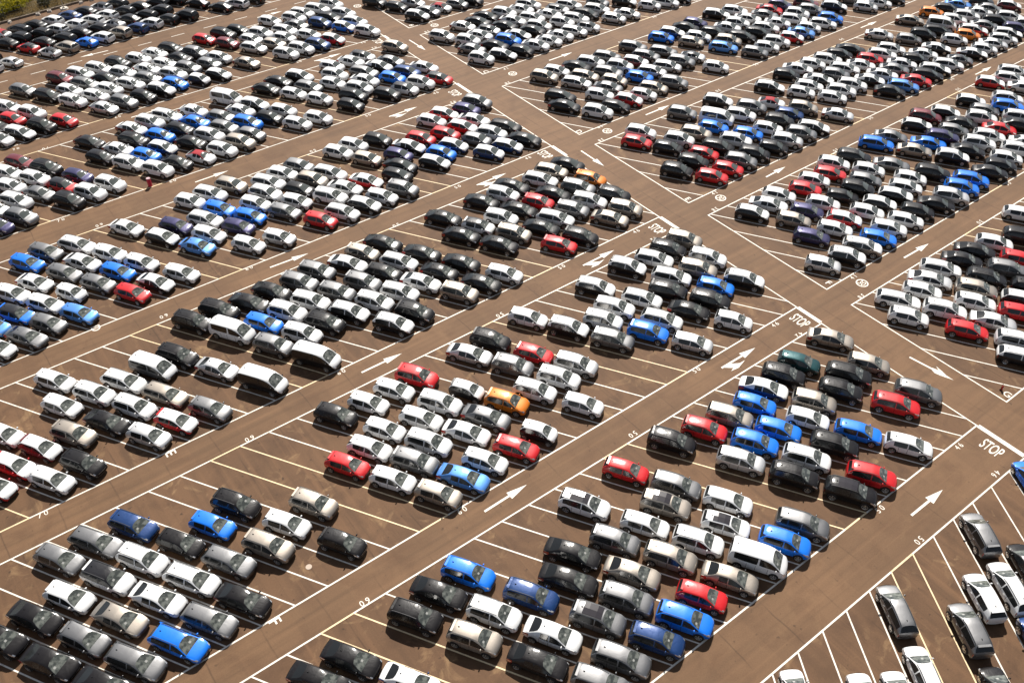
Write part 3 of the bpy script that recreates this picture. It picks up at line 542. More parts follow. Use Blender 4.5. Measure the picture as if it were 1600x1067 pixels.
# ------------------------------------------------------------------ car shapes: stations (x, top height, roof half width / body half width)
# key order of every list: tail cap, tail, rear window foot, rear window head, C pillar, roof, B pillar (2), roof front, windscreen foot, bonnet, bonnet front, nose, nose cap
SPEC = {
 'h': dict(W=1.79, belt=.90, gc=.17, wb=(-1.33, 1.29), r=.325, name='hatchback', cat='car',
   st=[(-2.13,.60),(-2.11,.86),(-2.00,1.02),(-1.60,1.385),(-1.36,1.415),(-.76,1.455),(-.18,1.46),(-.11,1.46),(.38,1.42),(1.20,.975),(1.62,.905),(1.95,.81),(2.09,.68),(2.13,.52)], rw=.70),
 's': dict(W=1.83, belt=.90, gc=.17, wb=(-1.42, 1.39), r=.33, name='saloon_car', cat='car',
   st=[(-2.39,.60),(-2.36,.93),(-1.80,1.03),(-1.02,1.385),(-.84,1.41),(-.48,1.44),(-.12,1.45),(-.05,1.45),(.48,1.405),(1.34,.96),(1.78,.905),(2.18,.80),(2.34,.67),(2.38,.52)], rw=.68),
 'w': dict(W=1.83, belt=.91, gc=.17, wb=(-1.40, 1.39), r=.33, name='estate_car', cat='car', rails=True,
   st=[(-2.37,.60),(-2.35,.88),(-2.24,1.02),(-1.84,1.39),(-1.55,1.43),(-.84,1.465),(-.12,1.47),(-.05,1.47),(.46,1.42),(1.33,.965),(1.76,.905),(2.16,.80),(2.32,.67),(2.36,.52)], rw=.69),
 'u': dict(W=1.85, belt=1.03, gc=.22, wb=(-1.36, 1.33), r=.36, name='suv', cat='car', rails=True, clad=True,
   st=[(-2.24,.70),(-2.22,1.0),(-2.11,1.16),(-1.74,1.56),(-1.42,1.61),(-.76,1.645),(-.12,1.65),(-.05,1.65),(.44,1.60),(1.22,1.12),(1.64,1.06),(2.04,.93),(2.19,.78),(2.24,.60)], rw=.72),
 'v': dict(W=1.92, belt=1.12, gc=.20, wb=(-1.55, 1.50), r=.345, name='minivan', cat='van',
   st=[(-2.50,.65),(-2.49,1.02),(-2.44,1.20),(-2.30,1.86),(-2.02,1.93),(-1.0,1.95),(.02,1.95),(.12,1.95),(1.08,1.885),(1.88,1.16),(2.14,1.03),(2.36,.90),(2.46,.74),(2.49,.55)], rw=.83),
 'c': dict(W=1.64, belt=.95, gc=.16, wb=(-1.20, 1.20), r=.30, name='city_car', cat='car',
   st=[(-1.77,.60),(-1.76,.88),(-1.69,1.04),(-1.42,1.41),(-1.12,1.45),(-.72,1.475),(-.20,1.48),(-.12,1.48),(.42,1.44),(1.06,1.02),(1.38,.94),(1.62,.84),(1.73,.70),(1.77,.53)], rw=.72),
 'o': dict(W=1.80, belt=.90, gc=.16, wb=(-1.28, 1.26), r=.33, name='coupe', cat='car',
   st=[(-2.10,.58),(-2.07,.82),(-1.72,.96),(-.96,1.26),(-.72,1.30),(-.50,1.325),(-.14,1.335),(-.06,1.335),(.30,1.30),(1.04,.93),(1.50,.87),(1.88,.77),(2.04,.65),(2.08,.50)], rw=.64),
}
# material slots of the lofted shell
M_PAINT, M_ROOF, M_TRIM, M_HOOD, M_SCREEN, M_REAR, M_SIDE, M_HEAD, M_TAIL = range(9)

def shell(sp):
    st = sp['st']; W2 = sp['W'] / 2; n = len(st); belt = sp['belt']; gc = sp['gc']
    plan = [.80, .88, .93, .97, .985, 1, 1, 1, 1, .985, .97, .92, .86, .76]
    V = []; ns = 17
    for i, (x, zt) in enumerate(st):
        w = W2 * plan[i]
        cabin = 3 <= i <= 8
        zb = gc + (.14 if i in (0, n - 1) else .03 if i in (1, n - 2) else 0)
        bl = min(belt + (.04 if i <= 4 else 0), zt - .05) if not cabin else belt + (.03 if i <= 4 else 0)
        if i in (2, 9): bl = min(belt + (.03 if i == 2 else 0), zt - .06)
        rw = W2 * sp['rw'] if cabin else w * (.84 if i not in (0, n - 1) else .8)
        if i in (2, 9): rw = w * .895
        mid = gc + (belt - gc) * .48
        if i in (0, n - 1): mid = min(mid, zt - .12)
        half = [(0, zb), (w - .16, zb), (w - .03, zb + .10), (w, mid), (w * .985, bl - .10 if bl - .10 > mid else (bl + mid) / 2),
                (w * .95, bl)]
        if cabin:
            drop = .075
            half += [(rw, zt - drop), (rw - .042, zt - .03), (0, zt + .026)]
        else:
            half += [(rw, zt - .04), (rw - .042, zt - .018), (0, zt + .02)]
        full = half + [(-y, z) for y, z in half[-2:0:-1]]
        # nose and tail bulge towards the middle of the car
        for y, z in full[:16]:
            bow = 0
            if i >= n - 3: bow = -.16 * (abs(y) / W2) ** 2
            if i <= 1: bow = .10 * (abs(y) / W2) ** 2
            V.append((x + bow, y, z))
    F = []; FM = []; PIL = M_ROOF if sp['name'] in ('suv', 'estate_car', 'saloon_car') else M_PAINT
    for i in range(n - 1):
        for j in range(16):
            a = i * 16 + j; b = i * 16 + (j + 1) % 16
            F.append((a, b, b + 16, a + 16))
            row = j if j < 8 else 15 - j                 # 0..7 from the underside to the roof
            m = M_PAINT
            if row == 0: m = M_TRIM
            elif row == 1: m = M_TRIM if sp.get('clad') or i in (0, n - 2) else M_PAINT
            elif row == 5:
                if 4 <= i <= 5 or 7 <= i <= 8: m = M_SIDE
                elif i == 3: m = M_SIDE if sp.get('rails') else PIL
                elif i in (2, 6): m = PIL
                elif i > 8: m = M_HOOD
            elif row == 6:
                m = M_ROOF if 2 <= i <= 8 else M_HOOD
            elif row == 7:
                m = M_REAR if i == 2 else M_SCREEN if i == 8 else M_ROOF if 3 <= i <= 7 else M_HOOD
            if i == n - 3 and row in (4,): m = M_HEAD
            if i == n - 3 and row == 5: m = M_HEAD
            if i == n - 4 and row == 4: m = M_HEAD
            if i == 1 and row in (3, 4): m = M_TAIL
            if sp['cat'] == 'van' and i == 1 and row == 4: m = M_TAIL
            FM.append(m)
    F.append(tuple(range(15, -1, -1))); FM.append(M_PAINT)
    k = (n - 1) * 16
    F.append(tuple(range(k, k + 16))); FM.append(M_PAINT)
    return V, F, FM

def subdivide(V, F, FM, ridge):
    me = bpy.data.meshes.new('tmp'); me.from_pydata(V, [], F)
    for i in range(9): me.materials.append(None)
    me.polygons.foreach_set('material_index', FM)
    # firm edges where one surface meets another
    bm = bmesh.new(); bm.from_mesh(me)
    bmesh.ops.recalc_face_normals(bm, faces=bm.faces)
    cl = bm.edges.layers.float.new('crease_edge')
    for e in bm.edges:
        if len(e.link_faces) == 2 and e.link_faces[0].material_index != e.link_faces[1].material_index:
            e[cl] = .85
        else:
            a, b = (v.index % 16 for v in e.verts)
            if a == b and a in (6, 10): e[cl] = max(e[cl], ridge)
            elif a == b and a in (5, 11): e[cl] = max(e[cl], .4)
    bm.to_mesh(me); bm.free()
    o = bpy.data.objects.new('tmp', me); COL.objects.link(o)
    s = o.modifiers.new('s', 'SUBSURF'); s.levels = 1; s.render_levels = 1
    dg = bpy.context.evaluated_depsgraph_get()
    r = bpy.data.meshes.new_from_object(o.evaluated_get(dg))
    bpy.data.objects.remove(o)
    return r

def split(me, keep, test=None):
    """A mesh of the faces whose slot is in keep (and whose centre passes test), slots renumbered in that order."""
    V = []; idx = {}; F = []; FM = []
    for p in me.polygons:
        if p.material_index in keep and (test is None or test(p.center)):
            f = []
            for v in p.vertices:
                if v not in idx:
                    idx[v] = len(V); V.append(tuple(me.vertices[v].co))
                f.append(idx[v])
            F.append(f); FM.append(keep.index(p.material_index))
    return V, F, FM

def box(V, F, FM, c, s, m, taper=1.):
    k = len(V); x, y, z = c; a, b, h = (t / 2 for t in s)
    for dz in (-h, h):
        t = taper if dz > 0 else 1
        for dx, dy in ((-a, -b), (a, -b), (a, b), (-a, b)):
            V.append((x + dx * t, y + dy * t, z + dz))
    for f in ((3, 2, 1, 0), (4, 5, 6, 7), (0, 1, 5, 4), (1, 2, 6, 5), (2, 3, 7, 6), (3, 0, 4, 7)):
        F.append(tuple(k + i for i in f)); FM.append(m)

def disc(V, F, FM, c, r, y0, y1, m, seg=18, r2=None):
    """a short drum lying across the car, its outer face at y1"""
    k = len(V)
    for y, rr in ((y0, r), (y1, r2 or r)):
        for i in range(seg):
            a = 2 * math.pi * i / seg
            V.append((c[0] + rr * math.cos(a), y, c[1] + rr * math.sin(a)))
    flip = y1 < y0
    for i in range(seg):
        q = (k + i, k + (i + 1) % seg, k + seg + (i + 1) % seg, k + seg + i)
        F.append(q if flip else q[::-1]); FM.append(m)
    cap = tuple(range(k + seg, k + 2 * seg))
    F.append(cap if flip else cap[::-1]); FM.append(m)

def rim_mesh(r):
    V = []; F = []; FM = []
    seg = 20
    V.append((0, .004, 0))
    for i in range(seg):
        a = 2 * math.pi * i / seg
        V.append((r * .30 * math.cos(a), .006, r * .30 * math.sin(a)))
    for i in range(seg):
        a = 2 * math.pi * i / seg
        V.append((r * .66 * math.cos(a), -.012, r * .66 * math.sin(a)))
    for i in range(seg):
        a = 2 * math.pi * i / seg
        V.append((r * .78 * math.cos(a), .008, r * .78 * math.sin(a)))
    for i in range(seg):
        j = (i + 1) % seg
        F.append((0, 1 + j, 1 + i)); FM.append(0)
        F.append((1 + i, 1 + j, 1 + seg + j, 1 + seg + i)); FM.append(0 if i % 4 < 2 else 1)
        F.append((1 + seg + i, 1 + seg + j, 1 + 2 * seg + j, 1 + 2 * seg + i)); FM.append(0)
    return V, F, FM

def arches(sp, V, F, FM, m):
    W2 = sp['W'] / 2
    for x in sp['wb']:
        for s in (-1, 1):
            disc(V, F, FM, (x, sp['r'] + .02), sp['r'] + .055, s * (W2 - .25), s * (W2 - .008), m, 20)

def extras(sp, t, V, F, FM, trim, paint):
    """small fixed fittings of the body"""
    st = sp['st']; W2 = sp['W'] / 2
    # aerial fin
    x, z = st[4]
    box(V, F, FM, (x + .1, 0, z + .045), (.16, .035, .07), trim, .5)
    # door handles and black lower bumper lips
    for s in (-1, 1):
        for hx in (-.55, .38):
            box(V, F, FM, (hx, s * (W2 * .985 + .008), sp['belt'] - .13), (.17, .03, .03), paint)
    if t in 'hcu':
        x2, z2 = st[3]
        box(V, F, FM, (x2 - .06, 0, z2 + .01), (.20, W2 * 1.15, .03), paint, .95)

class Kind: pass
KINDS = {}
def build_kind(t):
    sp = SPEC[t]; K = Kind(); K.sp = sp
    V, F, FM = shell(sp)
    me = subdivide(V, F, FM, .7 if t == 'v' else .5)
    K.full = me
    def data(name, vf, mats, smooth=True):
        V, F, FM = vf
        d = bpy.data.meshes.new(name); d.from_pydata(V, [], F)
        for m in mats: d.materials.append(m)
        d.polygons.foreach_set('material_index', FM)
        d.polygons.foreach_set('use_smooth', [smooth] * len(F))
        d.update(); return d
    b = split(me, [M_PAINT, M_ROOF, M_TRIM, M_HOOD])
    arches(sp, *b, 2); extras(sp, t, *b, 2, 0)
    K.body = data('body', b, [PAINT['W']] * 2 + [TRIM, PAINT['W']])
    K.body.set_sharp_from_angle(angle=R(38))
    K.parts = []                                         # (name, mesh, location, [sub-parts])
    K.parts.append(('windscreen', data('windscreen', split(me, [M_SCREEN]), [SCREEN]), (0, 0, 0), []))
    K.parts.append(('rear_window', data('rear_window', split(me, [M_REAR]), [GLASS]), (0, 0, 0), []))
    for s in (1, -1):
        K.parts.append(('side_window', data('side_window', split(me, [M_SIDE], lambda c: c.y * s > 0), [GLASS]), (0, 0, 0), []))
        K.parts.append(('headlight', data('headlight', split(me, [M_HEAD], lambda c: c.y * s > 0), [LAMP]), (0, 0, 0), []))
        K.parts.append(('taillight', data('taillight', split(me, [M_TAIL], lambda c: c.y * s > 0), [TAIL]), (0, 0, 0), []))
    # grille and bumper intake follow the nose
    W2 = sp['W'] / 2; xn = sp['st'][-1][0]; zn = sp['st'][-2][1]; xb = sp['st'][-2][0]
    g = ([], [], [])
    def front_strip(z0, z1, half, off, m, k=6):
        V, F, FM = g; base = len(V)
        for zi, z in enumerate((z0, z1)):
            tz = max(0, min(1, (z - sp['st'][-1][1]) / max(.01, zn - sp['st'][-1][1])))
            for i in range(k + 1):
                y = -half + 2 * half * i / k
                V.append((xn + off - (xn - xb) * tz * 1.1 - .16 * (abs(y) / W2) ** 2, y, z))
        for i in range(k):
            F.append((base + i, base + i + 1, base + k + 2 + i, base + k + 1 + i)); FM.append(m)
    front_strip(zn - .17, zn - .05, W2 * .52, .022, 0)
    front_strip(zn - .105, zn - .085, W2 * .50, .030, 1)
    front_strip(sp['gc'] + .17, sp['gc'] + .28, W2 * .58, .012, 0)
    K.parts.append(('grille', data('grille', g, [GRILLE, CHROME], False), (0, 0, 0), []))
    # mirrors
    xm = sp['st'][9][0] - .32; zm = sp['belt'] + .07
    for s in (1, -1):
        bm = bmesh.new()
        bmesh.ops.create_icosphere(bm, subdivisions=2, radius=1)
        for v in bm.verts:
            v.co = Vector((v.co.x * .075, v.co.y * .125, v.co.z * .085))
            if v.co.x < -.02: v.co.x = -.035
        d = bpy.data.meshes.new('door_mirror'); bm.to_mesh(d); bm.free()
        d.materials.append(PAINT['W'])
        d.polygons.foreach_set('use_smooth', [True] * len(d.polygons))
        K.parts.append(('door_mirror', d, (xm, s * (W2 + .05), zm), []))
    # wheels with their rims
    r = sp['r']
    rim = data('rim', rim_mesh(r), [ALLOY, TRIM], False)
    rimR = data('rim', (lambda a: ([(x, -y, z) for x, y, z in a[0]], [f[::-1] for f in a[1]], a[2]))(rim_mesh(r)), [ALLOY, TRIM], False)
    for s in (1, -1):
        w = ([], [], [])
        disc(*w, (0, 0), r, -s * .10, s * .085, 0, 24); disc(*w, (0, 0), r, s * .085, s * .105, 0, 24, r * .9)
        tyre = data('wheel', w, [RUBBER], True); tyre.set_sharp_from_angle(angle=R(40))
        for x in sp['wb']:
            K.parts.append(('wheel', tyre, (x, s * (W2 - .088), r), [('rim', rim if s > 0 else rimR, (0, s * .122, 0))]))
    if sp.get('rails'):
        for s in (1, -1):
            rv = ([], [], [])
            xs = [sp['st'][i] for i in (3, 4, 5, 6, 8)]
            for (xa, za), (xb2, zb2) in zip(xs, xs[1:]):
                V, F, FM = rv; k0 = len(V); y = s * (W2 * sp['rw'] - .06)
                for xx, zz in ((xa, za), (xb2, zb2)):
                    for dy, dz in ((-.018, .0), (.018, .0), (.018, .035), (-.018, .035)):
                        V.append((xx, y + dy, zz + dz - .005))
                for i in range(4):
                    F.append((k0 + i, k0 + (i + 1) % 4, k0 + 4 + (i + 1) % 4, k0 + 4 + i)); FM.append(0)
            K.parts.append(('roof_rail', data('roof_rail', rv, [RAIL], False), (0, 0, 0), []))
    KINDS[t] = K
for t in SPEC: build_kind(t)

def slots(code):
    """paint, roof, bonnet materials of a colour code"""
    p = PAINT[code[0]]; md = code[1:]
    roof = FILM if md == '+' else BLACKROOF if md == '*' else SOFT if md == '!' else p
    hood = FILM if md == '+' else p
    return p, roof, hood

HEAD = {0: AL, 1: AL + math.pi, 2: AL4}
PROTO = {}
def make_proto(t):
    K = KINDS[t]; nm = K.sp['name']
    root = bpy.data.objects.new(nm, None); root.empty_display_size = .5
    ch = [(bpy.data.objects.new('body', K.body), [])]
    for name, d, loc, subs in K.parts:
        o = bpy.data.objects.new(name, d); o.location = loc
        so = []
        for sn, sd, sl in subs:
            q = bpy.data.objects.new(sn, sd); q.location = sl; so.append(q)
        ch.append((o, so))
    PROTO[t] = (root, ch)
for t in SPEC: make_proto(t)

def sunroof(t):
    sp = SPEC[t]; st = sp['st']; hw = sp['W'] / 2 * sp['rw'] - .13; V = []; F = []
    for k, (x, z) in enumerate((st[4], st[5], st[6], st[8])):
        x = x + .22 if k == 0 else x - .10 if k == 3 else x
        if k == 0: z = z + .012
        for y in (-hw, 0, hw): V.append((x, y, z + (.034 if y == 0 else .012)))
    for k in range(3):
        for j in range(2): a = k * 3 + j; F.append((a, a + 1, a + 4, a + 3)[::-1])
    me = bpy.data.meshes.new('sunroof'); me.from_pydata(V, [], F); me.materials.append(SUNROOF); me.update(); return me
SUNROOF = simple('sunroof_glass', (.03, .025, .027), .1, 0, 1., .6)
ROOFS = {t: sunroof(t) for t in 'hswu'}
def place_car(t, code, x, y, h, label):
    root0, ch0 = PROTO[t]; K = KINDS[t]
    root = root0.copy(); COL.objects.link(root)
    root.location = (x, y, .004); root.rotation_euler = (0, 0, HEAD[h] + rnd.uniform(-.018, .018))
    root.scale = (rnd.uniform(.96, 1.035), rnd.uniform(.98, 1.015), rnd.uniform(.965, 1.03))
    cat = K.sp['cat']
    tag(root, label, cat, 'vans parked among the cars' if cat == 'van' else 'cars parked nose to tail in the marked bays')
    p, roof, hood = slots(code)
    if 'glass sunroof' in label: link(bpy.data.objects.new('sunroof', ROOFS[t]), root)
    for o0, subs in ch0:
        o = o0.copy(); COL.objects.link(o); o.parent = root
        if o.data is K.body:
            for i, m in ((0, p), (1, roof), (3, hood)):
                o.material_slots[i].link = 'OBJECT'; o.material_slots[i].material = m
        elif o0.name.startswith('door_mirror'):
            o.material_slots[0].link = 'OBJECT'; o.material_slots[0].material = p
        for q0 in subs:
            q = q0.copy(); COL.objects.link(q); q.parent = o
    return root

for line in CARS.split('\n'):
    a, lab = line.split('|'); x, y, h, t, c, k = (int(q) for q in a.split())
    place_car('hswuvco'[t], 'WSGKRMBLNPTOE'[c] + '_+*!#'[k], x / 100, y / 100, h, lab)

# ------------------------------------------------------------------ the several hundred cars beyond those: one object
def far_cars():
    mats = []; mi = {}
    def slot(m):
        if m.name not in mi: mi[m.name] = len(mats); mats.append(m)
        return mi[m.name]
    cache = {}
    for t in SPEC:
        K = KINDS[t]
        V, F, FM = split(K.full, list(range(9)))
        arches(K.sp, V, F, FM, M_TRIM)
        r = K.sp['r']; W2 = K.sp['W'] / 2
        for s in (1, -1):
            for x in K.sp['wb']:
                disc(V, F, FM, (x, r), r, s * (W2 - .2), s * (W2 + .012), 9, 14)
                disc(V, F, FM, (x, r), r * .68, s * (W2 - .1), s * (W2 + .02), 10, 12)
            xm = K.sp['st'][9][0] - .32
            box(V, F, FM, (xm, s * (W2 + .06), K.sp['belt'] + .07), (.13, .2, .15), M_PAINT, .8)
            if K.sp.get('rails'):
                box(V, F, FM, (-.5, s * (W2 * K.sp['rw'] - .06), K.sp['st'][5][1] + .01), (1.9, .04, .04), 11)
        cache[t] = (V, F, FM)
    AV = []; AF = []; AM = []
    for e in FAR.split(';'):
        x, y, h, t, c, q = (int(v) for v in e.split()); x /= 100; y /= 100
        p, roof, hood = slots('WSGKRMBLNPTOE'[c] + '_+*!#'[q])
        ms = [slot(m) for m in (p, roof, TRIM, hood, SCREEN_FAR, GLASS, GLASS, LAMP, TAIL, RUBBER, ALLOY, RAIL)]
        V, F, FM = cache['hswuvco'[t]]
        a = HEAD[h] + rnd.uniform(-.018, .018); ca, sa = math.cos(a), math.sin(a); k = len(AV)
        g1, g3 = rnd.uniform(.96, 1.035), rnd.uniform(.965, 1.03)
        AV.extend((x + ca * vx * g1 - sa * vy, y + sa * vx * g1 + ca * vy, vz * g3 + .004) for vx, vy, vz in V)
        AF.extend(tuple(i + k for i in f) for f in F)
        AM.extend(ms[m] for m in FM)
    o = mesh_obj('distant_parked_cars', AV, AF, mats, None, True, AM)
    o.data.set_sharp_from_angle(angle=R(38))
    tag(o, 'mass of parked cars filling the far half of the lot', 'cars', None, 'stuff')
SCREEN_FAR = simple('windscreen_far', (.08, .09, .083), .07, 0, 0, .7)
far_cars()

# ------------------------------------------------------------------ ground, roads and painted markings
GROUND = asphalt('brown_asphalt', (.147, .077, .037), 3.1, .9, (1.5, .05, 1), .50)
AISLE = asphalt('aisle_asphalt', (.174, .0955, .0475), 41.7, .15, (.05, 1.5, 1), .70)
WHITE = road_paint('white_road_paint', (.84, .79, .69))
CREAM = road_paint('cream_road_paint', (.86, .67, .40))
def sheet(name, x0, y0, x1, y1, z, m):
    o = mesh_obj(name, [(x0, y0, z), (x1, y0, z), (x1, y1, z), (x0, y1, z)], [(0, 1, 2, 3)], [m]); tag(o, kind='structure'); return o
sheet('ground', -1500, -1500, 1500, 1500, 0, GROUND)
ED = {k: v for k, v in BANDS.items()}
names = 'ABCDEFGH'
for hi, lo in zip(names, names[1:]):
    ya, yb = ED[lo][1], ED[hi][0]
    sheet('aisle_road', -120, ya, 260, yb, .004, AISLE)
sheet('main_road', RX0, ED['H'][0] - 80, RX1, ED['A'][0], .006, AISLE)

class Paint:
    def __init__(s): s.V = []; s.F = []
    def quad(s, a, b, w, z, e=0.):
        a = Vector(a[:2]); b = Vector(b[:2]); d = (b - a).normalized(); n = Vector((-d.y, d.x)) * w / 2
        a = a - d * e; b = b + d * e
        k = len(s.V)
        # cut long strokes so that the bays read as hand painted
        s.V += [(*(a - n), z), (*(b - n), z), (*(b + n), z), (*(a + n), z)]; s.F.append((k, k + 1, k + 2, k + 3))
    def poly(s, pts, z):
        k = len(s.V); s.V += [(x, y, z) for x, y in pts]; s.F.append(tuple(range(k, k + len(pts))))
    def build(s, name, m):
        o = mesh_obj(name, s.V, s.F, [m]); tag(o, kind='structure')
        bm = bmesh.new(); bm.from_mesh(o.data)
        for f in bm.faces:
            if f.normal.z < 0: f.normal_flip()
        bm.to_mesh(o.data); bm.free(); return o
white = Paint(); yellow = Paint(); edge = Paint()
yl = {}
for b, s, x, y, rot in YELLOW: yl.setdefault((b, s), []).append((x, y, rot))
XL, XR = -70, 185
for b, s, p, ph in LANES:
    lo, hi = ED[b]
    if b == 'A': hi = lo + 17.3
    if b == 'H': lo = -40
    al = AL4 if b == 'H' else AL
    d = Vector((math.cos(al), math.sin(al))); nn = Vector((-d.y, d.x))
    xa, xb = (XL, RX0) if s == 'L' else (RX1, XR)
    if b == 'H': xa, xb = -30, RX0 + 40
    if b == 'A': xb = 150
    slope = d.x / d.y
    px_ = p / abs(d.y)
    def at(i, y):                                        # where lane line i crosses height y
        o = ph + (i + .5) * p
        return (o - nn.y * y) / nn.x
    ylines = set(); 
    for x, y, rot in yl.get((b, s), []):
        ye = hi if rot == 1 else lo
        best = max((i for i in range(-120, 140) if at(i, ye) <= x + .3), key=lambda i: at(i, ye))
        oth = min((best - 1, best + 1), key=lambda i: at(i, ye))
        ylines |= {best, oth}
        yellow.quad((at(best, ye), ye), (at(oth, ye), ye), .15, .020)
    for i in range(-120, 140):
        x0, x1 = at(i, lo), at(i, hi)
        pa, pb = Vector((x0, lo)), Vector((x1, hi))
        if max(x0, x1) < xa or min(x0, x1) > xb: continue
        # clip to the block
        def clip(pa, pb, X, keep_less):
            if (pa.x - X) * (pb.x - X) < 0:
                tt = (X - pa.x) / (pb.x - pa.x); q = pa.lerp(pb, tt)
                if (pa.x < X) == keep_less: return pa, q
                return q, pb
            return (pa, pb) if (pa.x < X) == keep_less or abs(pa.x - X) < 1e-6 else (None, None)
        pa, pb = clip(pa, pb, xb, True)
        if pa is None: continue
        pa, pb = clip(pa, pb, xa, False)
        if pa is None or (pb - pa).length < .8: continue
        (yellow if i in ylines else white).quad(pa, pb, .125, .014 if i in ylines else .010)
    for ye in (lo, hi):
        if b == 'A' and ye == hi: continue
        if b == 'H' and ye == lo: continue
        edge.quad((xa if s == 'L' else xa - .08, ye), (min(xb, XR) + (.08 if s == 'L' else 0), ye), .145, .016)
    if b not in 'AH':
        X = xb if s == 'L' else xa
        edge.quad((X, lo), (X, hi), .145, .012)
    if s == 'L' and b not in 'AH':
        # stop bar across the mouth of the aisle below this block
        nb = names[names.index(b) + 1]
        edge.quad((RX0 + .05, ED[nb][1] + .15), (RX0 + .05, lo - .1), .5, .020)
white.build('bay_markings', WHITE); edge.build('edge_markings', WHITE); yellow.build('cream_bay_markings', CREAM)

arrows = Paint()
def arrow(x0, y0, x1, y1, kind):
    a = Vector((x0, y0)); b = Vector((x1, y1)); d = (b - a).normalized(); n = Vector((-d.y, d.x)); L = (b - a).length
    P = lambda u, v: tuple(a + d * u + n * v)
    if kind in (0, 1):
        hl = 1.9
        arrows.poly([P(0, -.11), P(L - hl, -.11), P(L - hl, .11), P(0, .11)], .012)
        arrows.poly([P(L - hl - .1, -.42), P(L, 0), P(L - hl - .1, .42)], .016)
    if kind == 1:
        arrows.poly([P(.15, -.05), P(1.2, -.14), P(2.0, -.62), P(2.75, -.64), P(1.45, -1.02), P(.45, -.9), P(.95, -.72)], .020)
    if kind == 2:
        arrows.poly([P(0, -.11), P(2.5, -.11), P(2.5, .11), P(0, .11)], .012)
        arrows.poly([P(2.4, -.10), P(2.9, -.38), P(3.5, -.32), P(L, .0), P(3.9, .12), P(3.35, .38), P(2.55, .66), P(3.0, .28), P(2.4, .16)], .016)
for a in ARROWS: arrow(*a)
for i in range(-4, 26):
    x = 16.9 + 5.75 * i
    arrows.quad((x, 150.9), (x + 2.3, 150.9), .13, .012)
arrows.build('painted_arrows', WHITE)

def lettering(txt, x, y, rot, h):
    cu = bpy.data.curves.new('lettering', 'FONT'); cu.body = txt; cu.align_x = 'CENTER'; cu.align_y = 'CENTER'
    cu.size = 1.; cu.offset = .004 if len(txt) == 2 else .012
    if len(txt) == 2 and rot != 'c': cu.space_character = 1.5
    o = bpy.data.objects.new('lettering', cu); COL.objects.link(o)
    dg = bpy.context.evaluated_depsgraph_get(); dg.update()
    me = bpy.data.meshes.new_from_object(o.evaluated_get(dg))
    bpy.data.objects.remove(o)
    xs = [v.co.x for v in me.vertices]; ys = [v.co.y for v in me.vertices]
    cx, cy = (min(xs) + max(xs)) / 2, (min(ys) + max(ys)) / 2; ww, hh = max(xs) - min(xs), max(ys) - min(ys)
    if txt == 'STOP': sx, sy = 1.95 / ww, 1.45 / hh
    elif len(txt) == 1: sy = (.95 if rot == 2 and x < RX0 else .8) / hh; sx = sy * 1.0
    elif rot == 'c': sx, sy = .78 / ww, .85 / hh
    else: sy = .54 / hh; sx = sy * .95
    A = {0: 0, 1: math.pi, 2: -math.pi / 2, 'c': -math.pi / 2}[rot]
    ca, sa = math.cos(A), math.sin(A)
    k = len(LV)
    for v in me.vertices:
        u, w = (v.co.x - cx) * sx, (v.co.y - cy) * sy
        LV.append((x + ca * u - sa * w, y + sa * u + ca * w, .012))
    for p in me.polygons: LF.append(tuple(i + k for i in p.vertices))
    if rot == 'c':
        k = len(LV); seg = 32
        for rr in (.70, .56):
            for i in range(seg):
                t = 2 * math.pi * i / seg; LV.append((x + rr * math.cos(t), y + rr * math.sin(t), .012))
        for i in range(seg):
            j = (i + 1) % seg; LF.append((k + i, k + j, k + seg + j, k + seg + i))
LV = []; LF = []
for t in TEXTS: lettering(*t)
tag(mesh_obj('painted_lettering', LV, LF, [WHITE]), kind='structure')

# ------------------------------------------------------------------ the bank beyond the kerb, its plants and the lamp post
KA = Vector((-40, 169.0)); KB = Vector((36.0, 175.6))
kd = (KB - KA).normalized(); kn = Vector((-kd.y, kd.x))
def kp(u, v): q = KA + kd * u + kn * v; return q.x, q.y
SOIL = None
def soil():
    m, nt, b = mat('dry_bank')
    tc = nt.nodes.new('ShaderNodeTexCoord')
    n = nd(nt, 'ShaderNodeTexNoise'); n.inputs['Scale'].default_value = .7; n.inputs['Detail'].default_value = 6
    nt.links.new(tc.outputs['Object'], n.inputs['Vector'])
    c = mix(nt, ramp(nt, n.outputs[0], .35, .7), (.055, .045, .018), (.16, .115, .05))
    nt.links.new(c, b.inputs['Base Color']); b.inputs['Roughness'].default_value = .95
    return m
SOIL = soil()
CONC = simple('concrete', (.20, .155, .115), .9)
V = []; F = []
nu, nv = 90, 26
for j in range(nv):
    for i in range(nu):
        u = -160 + i * 4.4; v = .5 + j ** 1.35 * .9
        x, y = kp(u, v)
        z = min(3.2, .25 + v * .10) + (noise.noise(Vector((x * .12, y * .12, 0))) * .7 + noise.noise(Vector((x * .5, y * .5, 3))) * .18) * min(1, v / 4)
        V.append((x, y, z))
for j in range(nv - 1):
    for i in range(nu - 1):
        a = j * nu + i; F.append((a, a + 1, a + nu + 1, a + nu))
tag(mesh_obj('bank_terrain', V, F, [SOIL], None, True), kind='structure')
V = []; F = []; FM = []
def prism(V, F, u0, u1, v0, v1, z0, z1):
    k = len(V)
    for z in (z0, z1):
        for u, v in ((u0, v0), (u1, v0), (u1, v1), (u0, v1)): V.append((*kp(u, v), z))
    for f in ((4, 5, 6, 7), (0, 1, 5, 4), (1, 2, 6, 5), (2, 3, 7, 6), (3, 0, 4, 7)): F.append(tuple(k + i for i in f))
prism(V, F, -160, 230, .25, .55, 0, .32)
tag(mesh_obj('kerb', V, F, [CONC]), kind='structure')

